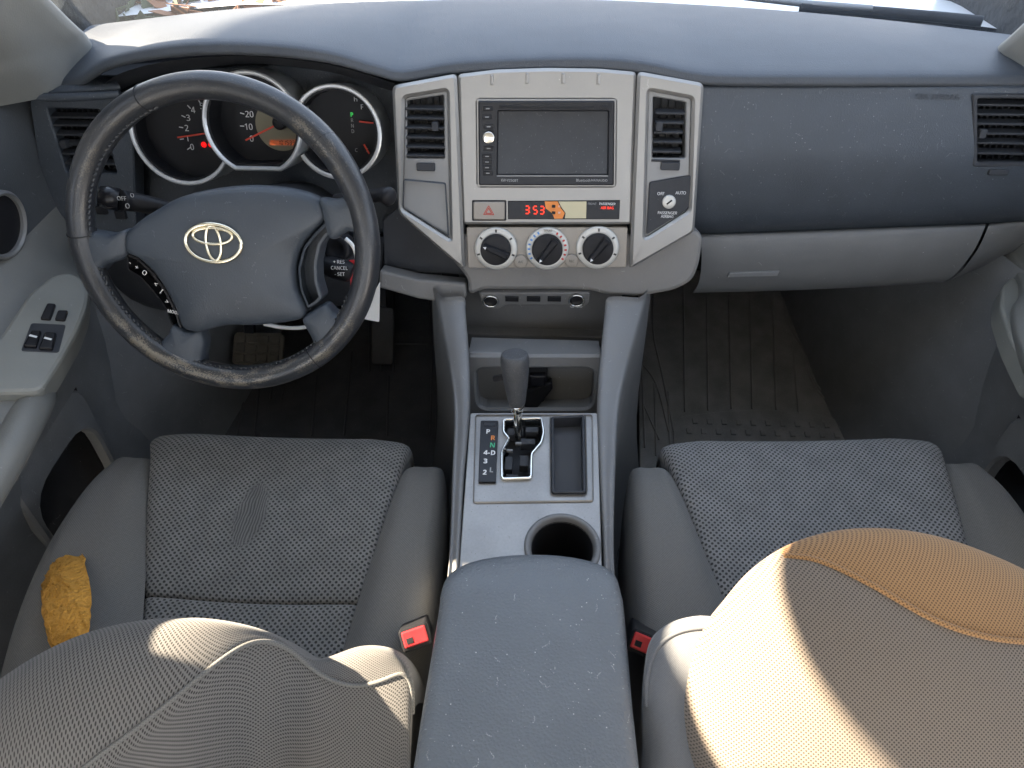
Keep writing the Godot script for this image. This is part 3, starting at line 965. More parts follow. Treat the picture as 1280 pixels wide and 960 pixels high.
# ---------------------------------------------------------------- centre stack
func make_stack() -> void:
	var t := thing("center_stack", "silver center stack with two air vents, clock and three climate dials", "center stack", Vector3(0, 0.45, -0.95))
	var hole := rounded([Vector2(-0.0924, 0.0486), Vector2(0.0905, 0.0515), Vector2(0.0974, -0.0586), Vector2(-0.0921, -0.0623)], 0.002)
	part(t, "face_panel", slab_holes(rounded([Vector2(-0.12, 0.081), Vector2(-0.0688, 0.0876), Vector2(-0.0009, 0.0905), Vector2(0.0687, 0.0905), Vector2(0.1174, 0.0873), Vector2(0.1226, -0.0245), Vector2(0.1278, -0.1142), Vector2(-0.1169, -0.1196), Vector2(-0.1188, -0.029)], 0.006), [hole], STACK, -0.03, 0.0, 0.004), M.silver_paint)
	for q in [Vector2(-0.0741, 0.0748), Vector2(-0.0271, 0.0775), Vector2(0.0208, 0.0781), Vector2(0.0674, 0.0778)]:
		part(t, "notch", slab(rect(q, 0.0045, 0.013, 0.0015), STACK, -0.001, 0.0022, 0.0015), M.silver_paint)
	part(t, "lower_shell", slab(rounded([Vector2(-0.1437, -0.164), Vector2(-0.1112, -0.13), Vector2(0.123, -0.1247), Vector2(0.1424, -0.1501), Vector2(0.2175, -0.1191), Vector2(0.2336, -0.1292), Vector2(0.234, -0.1694), Vector2(0.227, -0.1987), Vector2(0.2016, -0.2142), Vector2(0.1491, -0.2256), Vector2(0.1011, -0.2243), Vector2(0.0743, -0.2175), Vector2(0.0167, -0.2177), Vector2(-0.0894, -0.2205), Vector2(-0.104, -0.2284), Vector2(-0.1113, -0.2248), Vector2(-0.111, -0.2048)], 0.012), STACK, -0.06, -0.010, 0.006), M.taupe_plastic)
	# wings with vents
	for s in 2:
		var outer: PackedVector2Array = rounded([Vector2(-0.2089, 0.0659), Vector2(-0.1211, 0.082), Vector2(-0.1143, -0.1839), Vector2(-0.1214, -0.1816), Vector2(-0.2095, -0.1054)], 0.008) if s == 0 else rounded([Vector2(0.1183, 0.0883), Vector2(0.207, 0.075), Vector2(0.2179, -0.1226), Vector2(0.1364, -0.1753), Vector2(0.1296, -0.1779)], 0.008)
		var inner: PackedVector2Array = rounded([Vector2(-0.1924, 0.0511), Vector2(-0.1345, 0.061), Vector2(-0.1348, -0.1411), Vector2(-0.1406, -0.1377), Vector2(-0.2033, -0.0984)], 0.005) if s == 0 else rounded([Vector2(0.1352, 0.0651), Vector2(0.1934, 0.056), Vector2(0.2064, -0.092), Vector2(0.1533, -0.1299), Vector2(0.1478, -0.1323)], 0.005)
		part(t, "wing", ring_slab(outer, inner, STACK, -0.03, 0.003, 0.004), M.silver_paint)
		var well: PackedVector2Array = rounded([Vector2(-0.1904, 0.0471), Vector2(-0.14, 0.0549), Vector2(-0.1412, -0.0272), Vector2(-0.1941, -0.0282)], 0.002) if s == 0 else rounded([Vector2(0.1423, 0.0572), Vector2(0.1866, 0.051), Vector2(0.1938, -0.0211), Vector2(0.1488, -0.0219)], 0.002)
		part(t, "vent_surround", slab_holes(inset(inner, -0.0005), [well], STACK, -0.03, -0.004, 0.0015), M.grey_trim)
		var ys := [Vector2(-0.1667, 0.0383).y, Vector2(-0.1672, 0.026).y, Vector2(-0.1677, 0.0136).y, Vector2(-0.1682, 0.001).y, Vector2(-0.1687, -0.0117).y, Vector2(-0.1691, -0.0234).y]
		if s == 0:
			vent(t, STACK, Vector2(-0.1941, -0.0282), Vector2(-0.1401, 0.0539), ys, Vector2(-0.1522, 0.0149), 0.03)
			part(t, "vent_thumbwheel", slab(rect(Vector2(-0.1675, -0.0396), 0.026, 0.011, 0.002), STACK, -0.006, 0.0005, 0.001), M.dark_plastic)
			part(t, "blank_cover", slab(rounded([Vector2(-0.2, -0.0567), Vector2(-0.1398, -0.0611), Vector2(-0.1371, -0.1376), Vector2(-0.1406, -0.1353), Vector2(-0.2033, -0.0973)], 0.003), STACK, -0.02, 0.0005, 0.0015), M.dash_panel)
		else:
			vent(t, STACK, Vector2(0.1477, -0.0219), Vector2(0.187, 0.0569), ys, Vector2(0.1534, 0.02), 0.03)
			part(t, "vent_thumbwheel", slab(rect(Vector2(0.1741, -0.0321), 0.026, 0.011, 0.002), STACK, -0.006, 0.0005, 0.001), M.dark_plastic)
			var k := part(t, "airbag_switch_plate", slab(rounded([Vector2(0.1474, -0.0543), Vector2(0.2041, -0.0434), Vector2(0.2061, -0.0898), Vector2(0.153, -0.1264), Vector2(0.1497, -0.1276)], 0.003), STACK, -0.02, 0.0005, 0.0015), M.dark_plastic)
			part(k, "key_switch", lathe([Vector2(0.0095, 0.0), Vector2(0.0095, 0.003), Vector2(0.008, 0.0045), Vector2(0.0, 0.0045)], frame_at(STACK, Vector2(0.1769, -0.0803)), 24), M.knob_ring)
			part(k, "key_slot", slab(rect(Vector2.ZERO, 0.009, 0.0022), frame_at(STACK, Vector2(0.1769, -0.0803), 0.0, 0.7), 0.0045, 0.0052, 0.0002), M.black_satin)
			lettering(k, "OFF", 0.0042, STACK, Vector2(0.1645, -0.0694), 0.0006, M.white_print)
			lettering(k, "AUTO", 0.0042, STACK, Vector2(0.1924, -0.0677), 0.0006, M.white_print)
			lettering(k, "PASSENGER", 0.0038, STACK, Vector2(0.1763, -0.096), 0.0006, M.white_print)
			lettering(k, "AIRBAG", 0.0038, STACK, Vector2(0.1768, -0.1011), 0.0006, M.white_print)
	# hazard button and clock
	var hz := part(t, "hazard_button", slab(rounded([Vector2(-0.1002, -0.086), Vector2(-0.0555, -0.0851), Vector2(-0.0553, -0.1102), Vector2(-0.1005, -0.1111)], 0.002), STACK, -0.004, 0.003, 0.0015), M.climate_plate)
	part(t, "hazard_gap", slab(rounded([Vector2(-0.1025, -0.0838), Vector2(-0.0533, -0.0828), Vector2(-0.053, -0.1124), Vector2(-0.1028, -0.1135)], 0.002), STACK, -0.004, 0.0004, 0.0003), M.black_satin)
	var c3: Vector2 = Vector2(-0.0784, -0.0992)
	for k in [0.0085, 0.005]:
		var loop := []
		for i in 3:
			var a := PI / 2 + TAU * i / 3
			var b := PI / 2 + TAU * (i + 1) / 3
			loop.append([STACK * Vector3(c3.x + cos(a) * k, c3.y + sin(a) * k, 0.0033), STACK * Vector3(c3.x + cos(b) * k, c3.y + sin(b) * k, 0.0033)])
		for l in loop:
			part(hz, "warning_triangle", bar(l[0], l[1], 0.0009, 0.0006, STACK.basis.z, 0.0001), M.red_print)
	var clock := part(t, "clock_display", slab([Vector2(-0.051, -0.0839), Vector2(0.108, -0.0795), Vector2(0.1089, -0.1066), Vector2(-0.0507, -0.1101)], STACK, -0.004, 0.0016, 0.001), M.black_gloss)
	seven_segments(clock, "353", Vector2(-0.0233, -0.0957), 0.0065, 0.0105, STACK, 0.0018, M.clock_glow, "display_digit")
	for k in [258.5, 265.0]:
		pass
	part(clock, "display_colon", slab(rect(Vector2(-0.0199, -0.0928), 0.0014, 0.0014), STACK, 0.0016, 0.0022, 0.0001), M.clock_glow)
	part(clock, "display_colon", slab(rect(Vector2(-0.0198, -0.0991), 0.0014, 0.0014), STACK, 0.0016, 0.0022, 0.0001), M.clock_glow)
	part(clock, "orange_print", slab([Vector2(0.0015, -0.0833), Vector2(0.0197, -0.083), Vector2(0.0247, -0.0925), Vector2(0.0307, -0.0991), Vector2(0.0276, -0.1072), Vector2(0.0161, -0.1075), Vector2(0.0124, -0.0995), Vector2(0.003, -0.0929)], STACK, 0.0014, 0.0021, 0.0001), M.orange_print)
	part(clock, "beige_sticker", slab([Vector2(0.0209, -0.0829), Vector2(0.0606, -0.0821), Vector2(0.0614, -0.1059), Vector2(0.031, -0.1066), Vector2(0.0318, -0.0991), Vector2(0.0258, -0.0913)], STACK, 0.0014, 0.0024, 0.0002), M.beige_print)
	part(clock, "clock_button", slab(rect(Vector2(0.0143, -0.0898), 0.005, 0.004, 0.001), STACK, 0.0016, 0.004, 0.0006), M.black_satin)
	part(clock, "clock_button", slab(rect(Vector2(0.0146, -0.0989), 0.005, 0.004, 0.001), STACK, 0.0016, 0.004, 0.0006), M.black_satin)
	lettering(clock, "H", 0.0028, STACK, Vector2(0.0223, -0.0897), 0.0026, M.white_print)
	lettering(clock, "M", 0.0028, STACK, Vector2(0.0226, -0.0987), 0.0026, M.white_print)
	lettering(clock, "PASSENGER", 0.0032, STACK, Vector2(0.0903, -0.0849), 0.0018, M.white_print)
	lettering(clock, "AIR BAG", 0.0036, STACK, Vector2(0.0907, -0.0905), 0.0018, M.clock_glow, 0.0, "display_lettering")
	lettering(clock, "FRONT", 0.0028, STACK, Vector2(0.0687, -0.0853), 0.0018, M.grey_print)
	# climate panel with three dials
	var cp := part(t, "climate_panel", slab(rounded([Vector2(-0.1111, -0.1241), Vector2(0.1225, -0.1189), Vector2(0.1249, -0.178), Vector2(-0.1095, -0.185)], 0.002), STACK, -0.03, -0.004, 0.001), M.climate_plate)
	var turn := [2.75, -2.2, -2.2]
	var at := [Vector2(-0.0679, -0.1538), Vector2(0.0073, -0.152), Vector2(0.0807, -0.1491)]
	for k in 3:
		var ring := part(t, "climate_dial", lathe([Vector2(0.0315, -0.006), Vector2(0.0315, 0.0), Vector2(0.030, 0.002), Vector2(0.0235, 0.003), Vector2(0.022, 0.001), Vector2(0.0, 0.001)], frame_at(STACK, at[k]), 44), M.knob_ring)
		part(ring, "knob", lathe([Vector2(0.0222, 0.0), Vector2(0.0222, 0.010), Vector2(0.0208, 0.012), Vector2(0.0, 0.0122)], frame_at(STACK, at[k]), 40), M.black_satin)
		var f := frame_at(STACK, at[k], 0.0, turn[k])
		part(ring, "grip", slab(rounded([Vector2(0.020, -0.0035), Vector2(0.020, 0.0035), Vector2(-0.020, 0.0055), Vector2(-0.020, -0.0055)], 0.002), f, 0.011, 0.021, 0.003), M.black_satin)
		part(ring, "pointer", slab([Vector2(0.019, 0), Vector2(0.0145, -0.0022), Vector2(0.0145, 0.0022)], f, 0.0205, 0.0213, 0.0001), M.white_print)
		for i in (17 if k == 1 else 5):
			var a := PI * 0.5 + (PI * 1.35 * (i / 16.0 - 0.5) if k == 1 else PI * 1.2 * (i / 4.0 - 0.5))
			if k == 1 and absf(a - PI * 0.5) < 0.5:
				continue
			var p: Vector2 = at[k] + Vector2.from_angle(a) * 0.0268
			part(ring, "dial_mark", slab(rect(Vector2.ZERO, 0.0042 if k != 1 else 0.0036, 0.0026), frame_at(STACK, p, 0.0, a), 0.0022, 0.0030, 0.0001), (M.dark_print if k != 1 else (M.blue_print if a > PI * 0.5 else M.red_print)))
		if k == 1:
			lettering(ring, "TEMP", 0.0038, STACK, at[k] + Vector2(0, 0.0268), 0.0030, M.dark_print)
	for q in [Vector2(-0.0311, -0.1721), Vector2(0.0438, -0.1691)]:
		var b := part(t, "push_button", lathe([Vector2(0.0098, -0.005), Vector2(0.0098, 0.0), Vector2(0.0088, 0.0015), Vector2(0.0, 0.0018)], frame_at(STACK, q), 28), M.climate_plate)
		lettering(b, "A/C" if q.x < 0.01 else "REC", 0.0035, STACK, q, 0.0018, M.dark_print)
	# sockets and blanks below
	var sp := part(t, "socket_strip", slab(rounded([Vector2(-0.0957, 0.0288), Vector2(0.0754, 0.0346), Vector2(0.0748, 0.0108), Vector2(0.0655, 0.0017), Vector2(0.0403, 0.0078), Vector2(-0.0517, 0.0046), Vector2(-0.0669, -0.0065), Vector2(-0.0895, -0.0038)], 0.004), SOCKETS, -0.02, 0.0, 0.002), M.console_plastic)
	for q in [Vector2(-0.0771, 0.0141), Vector2(0.055, 0.0204)]:
		part(sp, "socket_ring", lathe([Vector2(0.0125, 0.0), Vector2(0.0125, 0.004), Vector2(0.0112, 0.005), Vector2(0.0098, 0.004), Vector2(0.0098, 0.0005)], frame_at(SOCKETS, q), 28), M.chrome)
		part(sp, "socket_plug", lathe([Vector2(0.0097, 0.0), Vector2(0.0095, 0.0015), Vector2(0.0, 0.0015)], frame_at(SOCKETS, q), 28), M.black_satin)
	for q in [Vector2(-0.0441, 0.0186), Vector2(-0.0108, 0.0198), Vector2(0.0212, 0.0209)]:
		part(sp, "blank_switch", slab(rect(q, 0.021, 0.010, 0.001), SOCKETS, -0.001, 0.0025, 0.001), M.black_satin)
	lettering(sp, "12V 120W", 0.0032, SOCKETS, Vector2(0.0554, 0.0049), 0.001, M.white_print)

func seven_segments(parent: Node3D, digits: String, at: Vector2, w: float, h: float, fr: Transform3D, z: float, m: Material, called: String) -> void:
	var on := {"0": "abcdef", "1": "bc", "2": "abged", "3": "abgcd", "4": "fgbc", "5": "afgcd", "6": "afgedc", "7": "abc", "8": "abcdefg", "9": "abcdfg"}
	var k := w * 0.16
	for i in digits.length():
		var c := at + Vector2(i * w * 1.45 + (w * 0.35 if i > 0 and digits.length() == 3 else 0.0), 0)
		var st := begin()
		for s in on[digits[i]]:
			match s:
				"a": slab(rect(c + Vector2(0, h / 2), w - k * 2.2, k * 1.6), fr, z - 0.0004, z + 0.0004, 0.0001, st)
				"g": slab(rect(c, w - k * 2.2, k * 1.6), fr, z - 0.0004, z + 0.0004, 0.0001, st)
				"d": slab(rect(c - Vector2(0, h / 2), w - k * 2.2, k * 1.6), fr, z - 0.0004, z + 0.0004, 0.0001, st)
				"b": slab(rect(c + Vector2(w / 2 - k / 2, h / 4), k * 1.6, h / 2 - k * 1.8), fr, z - 0.0004, z + 0.0004, 0.0001, st)
				"c": slab(rect(c + Vector2(w / 2 - k / 2, -h / 4), k * 1.6, h / 2 - k * 1.8), fr, z - 0.0004, z + 0.0004, 0.0001, st)
				"f": slab(rect(c + Vector2(-w / 2 + k / 2, h / 4), k * 1.6, h / 2 - k * 1.8), fr, z - 0.0004, z + 0.0004, 0.0001, st)
				"e": slab(rect(c + Vector2(-w / 2 + k / 2, -h / 4), k * 1.6, h / 2 - k * 1.8), fr, z - 0.0004, z + 0.0004, 0.0001, st)
		part(parent, called, done(st), m)

func make_radio() -> void:
	var t := thing("car_radio", "black double-height touchscreen car radio set in silver dash panel", "car radio", Vector3(0, 0.63, -0.94))
	part(t, "screen_housing", slab(rect((Vector2(-0.0924, 0.0486) + Vector2(0.0974, -0.0586)) * 0.5, 0.184, 0.110), STACK, -0.03, -0.010, 0.0005), M.black_satin)
	part(t, "bezel", ring_slab(rounded([Vector2(-0.0924, 0.0486), Vector2(0.0905, 0.0515), Vector2(0.0974, -0.0586), Vector2(-0.0921, -0.0623)], 0.002), rounded([Vector2(-0.0653, 0.0359), Vector2(0.0829, 0.0382), Vector2(0.0876, -0.0457), Vector2(-0.066, -0.0486)], 0.001), STACK, -0.012, 0.003, 0.0015), M.black_gloss)
	part(t, "screen", slab([Vector2(-0.0664, 0.0369), Vector2(0.0839, 0.0393), Vector2(0.0888, -0.0467), Vector2(-0.0671, -0.0497)], STACK, -0.011, -0.003, 0.0004), M.screen_glass)
	part(t, "screen_edge", bar(STACK * Vector3(Vector2(-0.0671, -0.0492).x, Vector2(-0.0671, -0.0492).y, 0.0025), STACK * Vector3(Vector2(0.0887, -0.0462).x, Vector2(0.0887, -0.0462).y, 0.0025), 0.0018, 0.002, STACK.basis.z, 0.0004), M.grey_trim)
	part(t, "trim_edge", ring_slab(rounded([Vector2(-0.0946, 0.0506), Vector2(0.0925, 0.0535), Vector2(0.0998, -0.0608), Vector2(-0.0943, -0.0646)], 0.003), rounded([Vector2(-0.0924, 0.0486), Vector2(0.0905, 0.0515), Vector2(0.0974, -0.0586), Vector2(-0.0921, -0.0623)], 0.002), STACK, -0.01, 0.0015, 0.0005), M.silver_paint)
	part(t, "disc_slot", slab(rect((Vector2(-0.0653, 0.041) + Vector2(0.0654, 0.043)) * 0.5, 0.128, 0.0032, 0.001), STACK, 0.002, 0.0035, 0.0003), M.black_matt)
	part(t, "volume_knob", lathe([Vector2(0.0082, 0.0), Vector2(0.0082, 0.008), Vector2(0.007, 0.0095), Vector2(0.0, 0.0097)], frame_at(STACK, Vector2(-0.0778, 0.0026), 0.003), 28), M.chrome)
	for q in [Vector2(-0.0795, 0.0392), Vector2(-0.0806, 0.0285), Vector2(-0.0784, 0.0161), Vector2(-0.0784, -0.0122), Vector2(-0.0806, -0.0229), Vector2(-0.0806, -0.0304), Vector2(-0.0807, -0.038), Vector2(-0.0795, -0.0456)]:
		var b := part(t, "button", slab(rect(q, 0.013, 0.0055, 0.001), STACK, 0.002, 0.0042, 0.0008), M.black_satin)
		part(b, "button_mark", slab(rect(q, 0.005, 0.0012), STACK, 0.0042, 0.0046, 0.0001), M.grey_print)
	part(t, "eject_button", slab(rect(Vector2(0.0772, 0.0432), 0.010, 0.004, 0.001), STACK, 0.002, 0.0042, 0.0008), M.black_satin)
	lettering(t, "KW-V250BT", 0.0034, STACK, Vector2(-0.049, -0.0549), 0.0032, M.grey_print)
	lettering(t, "Bluetooth", 0.0034, STACK, Vector2(0.0545, -0.0529), 0.0032, M.grey_print)
	lettering(t, "MAXXAUDIO", 0.0030, STACK, Vector2(0.0768, -0.0524), 0.0032, M.grey_print)

# ---------------------------------------------------------------- instrument cluster
# the part of a ring that lies outside another outline
func crescent(outer: PackedVector2Array, inner: PackedVector2Array, cut: PackedVector2Array, fr: Transform3D, z0: float, z1: float, bevel: float) -> ArrayMesh:
	var n := outer.size()
	var start := 0
	for i in n:
		if Geometry2D.is_point_in_polygon(inner[i], cut) and not Geometry2D.is_point_in_polygon(inner[(i + 1) % n], cut):
			start = i + 1
	var p := PackedVector2Array()
	var q := PackedVector2Array()
	for k in n:
		var i := (start + k) % n
		if Geometry2D.is_point_in_polygon(inner[i], cut):
			break
		p.append(outer[i])
		q.append(inner[i])
	q.reverse()
	p.append_array(q)
	return slab(p, fr, z0, z1, bevel)

func make_cluster() -> void:
	var t := thing("instrument_cluster", "three round gauges with silver rims behind the steering wheel", "gauge cluster", Vector3(-0.4, 0.6, -1.0))
	var speed := []
	var c2: Vector2 = Vector2(-0.0291, -0.003)
	var r2 := 0.0715
	for i in 41:
		var a := deg_to_rad(-62.0) + deg_to_rad(304.0) * i / 40.0
		speed.append(c2 + Vector2.from_angle(a) * r2)
	var shapes := [circle(Vector2(-0.1417, -0.017), 0.0745, 48), PackedVector2Array(speed), circle(Vector2(0.0863, -0.0131), 0.0655, 48)]
	var names := ["tachometer", "speedometer", "fuel_gauge"]
	var lift := [0.012, 0.026, 0.012]
	var centre := [Vector2(-0.1417, -0.017), c2, Vector2(0.0863, -0.0131)]
	var faces := []
	for k in 3:
		var o: PackedVector2Array = ccw(Array(shapes[k]))
		var cut: PackedVector2Array = inset(ccw(speed), -0.0005)
		var ring: MeshInstance3D
		if k == 1:
			ring = part(t, names[k], ring_slab(o, inset(o, 0.0065), CLUSTER, -0.06, lift[k], 0.002), M.ring_silver)
			part(ring, "dial_well", ring_slab(inset(o, 0.0062), inset(o, 0.0095), CLUSTER, -0.03, lift[k] - 0.003, 0.0005), M.black_satin)
		else:
			ring = part(t, names[k], crescent(o, inset(o, 0.0065), cut, CLUSTER, -0.06, lift[k], 0.002), M.ring_silver)
			part(ring, "dial_well", crescent(inset(o, 0.0062), inset(o, 0.0095), cut, CLUSTER, -0.03, lift[k] - 0.003, 0.0005), M.black_satin)
		part(ring, "dial_face", slab(inset(o, 0.008), CLUSTER, -0.04, -0.022 + k % 2 * 0.004, 0.0005), M.black_satin)
		faces.append(ring)
	var zf := -0.0215
	# tachometer
	var nums := [["0", 205, 210], ["1", 237, 243], ["2", 0, 0]]
	for q in [["0", Vector2(-0.1424, -0.0404)], ["1", Vector2(-0.1473, -0.0282)], ["2", Vector2(-0.1458, -0.0137)], ["3", Vector2(-0.1408, 0.0006)], ["4", Vector2(-0.1318, 0.0116)], ["5", Vector2(-0.118, 0.0172)], ["6", Vector2(-0.1048, 0.0195)]]:
		lettering(faces[0], q[0], 0.0085, CLUSTER, q[1], zf, M.white_print)
	for q in [[Vector2(-0.1476, -0.0427), -2.6], [Vector2(-0.1558, -0.0294), -3.0], [Vector2(-0.1539, -0.0128), 3.0], [Vector2(-0.1475, 0.0026), 2.7], [Vector2(-0.1369, 0.0158), 2.3], [Vector2(-0.1203, 0.0235), 2.0]]:
		part(faces[0], "tick", slab(rect(Vector2.ZERO, 0.006, 0.0014), frame_at(CLUSTER, q[0], 0.0, q[1]), zf, zf + 0.0006, 0.0001), M.white_print)
	part(faces[0], "needle", bar(CLUSTER * Vector3(Vector2(-0.1576, -0.0261).x, Vector2(-0.1576, -0.0261).y, -0.012), CLUSTER * Vector3(Vector2(-0.115, -0.0198).x, Vector2(-0.115, -0.0198).y, -0.012), 0.0022, 0.0015, CLUSTER.basis.z, 0.0002), M.needle_red)
	part(faces[0], "warning_light", lathe([Vector2(0.0042, 0.0), Vector2(0.0038, 0.001), Vector2(0, 0.001)], frame_at(CLUSTER, Vector2(-0.1239, -0.0367), zf), 14), M.warning_glow)
	part(faces[0], "warning_light", lathe([Vector2(0.0042, 0.0), Vector2(0.0038, 0.001), Vector2(0, 0.001)], frame_at(CLUSTER, Vector2(-0.1131, -0.0365), zf), 14), M.warning_glow)
	# speedometer
	var zs := -0.0175
	part(faces[1], "inner_dial", slab(circle(Vector2(-0.0039, -0.007), 0.036, 40), CLUSTER, zs - 0.001, zs + 0.001, 0.0002), M.gauge_inner)
	for q in [["0", Vector2(-0.0488, -0.0264)], ["10", Vector2(-0.0511, -0.0099)], ["20", Vector2(-0.0474, 0.0075)], ["30", Vector2(-0.038, 0.0248)], ["40", Vector2(-0.021, 0.0388)], ["60", Vector2(0.0006, 0.0465)], ["70", Vector2(0.0139, 0.0436)]]:
		lettering(faces[1], q[0], 0.0085, CLUSTER, q[1], zs, M.white_print)
	for q in [[Vector2(-0.0604, -0.009), 3.1], [Vector2(-0.0577, 0.0084), 2.9], [Vector2(-0.0481, 0.0268), 2.6], [Vector2(-0.0306, 0.0439), 2.2], [Vector2(-0.0008, 0.0538), 1.6]]:
		part(faces[1], "tick", slab(rect(Vector2.ZERO, 0.006, 0.0014), frame_at(CLUSTER, q[0], 0.0, q[1]), zs, zs + 0.0006, 0.0001), M.white_print)
	part(faces[1], "needle", bar(CLUSTER * Vector3(Vector2(-0.0537, -0.0276).x, Vector2(-0.0537, -0.0276).y, -0.006), CLUSTER * Vector3(Vector2(-0.0037, -0.0048).x, Vector2(-0.0037, -0.0048).y, -0.006), 0.0024, 0.0015, CLUSTER.basis.z, 0.0002), M.needle_red)
	part(faces[1], "needle_hub", lathe([Vector2(0.010, -0.010), Vector2(0.010, 0.0), Vector2(0.008, 0.003), Vector2(0, 0.003)], frame_at(CLUSTER, Vector2(-0.0011, -0.0025), -0.006), 24), M.black_satin)
	var odo := part(faces[1], "odometer_display", slab([Vector2(-0.0218, -0.0271), Vector2(0.0218, -0.0263), Vector2(0.0208, -0.0347), Vector2(-0.0229, -0.0354)], CLUSTER, zs, zs + 0.001, 0.0002), M.odometer_glow)
	seven_segments(odo, "101533", Vector2(-0.0082, -0.0311), 0.0030, 0.0058, CLUSTER, zs + 0.0013, M.dark_print, "odometer_digit")
	lettering(faces[1], "MPH", 0.004, CLUSTER, Vector2(0.0196, -0.0153), zs + 0.001, M.dark_print)
	# fuel and temperature
	for q in [["H", Vector2(0.1096, 0.0303)], ["F", Vector2(0.1179, 0.0198)]]:
		lettering(faces[2], q[0], 0.0065, CLUSTER, q[1], zf, M.white_print)
	lettering(faces[2], "P", 0.006, CLUSTER, Vector2(0.1021, 0.0089), zf, M.park_glow, 0.0, "gear_signal", true)
	for q in [["R", Vector2(0.102, 0.0013)], ["N", Vector2(0.102, -0.0063)], ["D", Vector2(0.1019, -0.0139)], ["E", Vector2(0.1215, -0.0401)], ["C", Vector2(0.105, -0.0404)]]:
		lettering(faces[2], q[0], 0.005, CLUSTER, q[1], zf, M.grey_print)
	part(faces[2], "needle", bar(CLUSTER * Vector3(Vector2(0.1141, 0.0004).x, Vector2(0.1141, 0.0004).y, -0.015), CLUSTER * Vector3(Vector2(0.1348, -0.0014).x, Vector2(0.1348, -0.0014).y, -0.015), 0.0022, 0.0015, CLUSTER.basis.z, 0.0002), M.needle_red)
	part(faces[2], "needle", bar(CLUSTER * Vector3(Vector2(0.1186, -0.0313).x, Vector2(0.1186, -0.0313).y, -0.015), CLUSTER * Vector3(Vector2(0.1258, -0.0445).x, Vector2(0.1258, -0.0445).y, -0.015), 0.0022, 0.0015, CLUSTER.basis.z, 0.0002), M.needle_red)

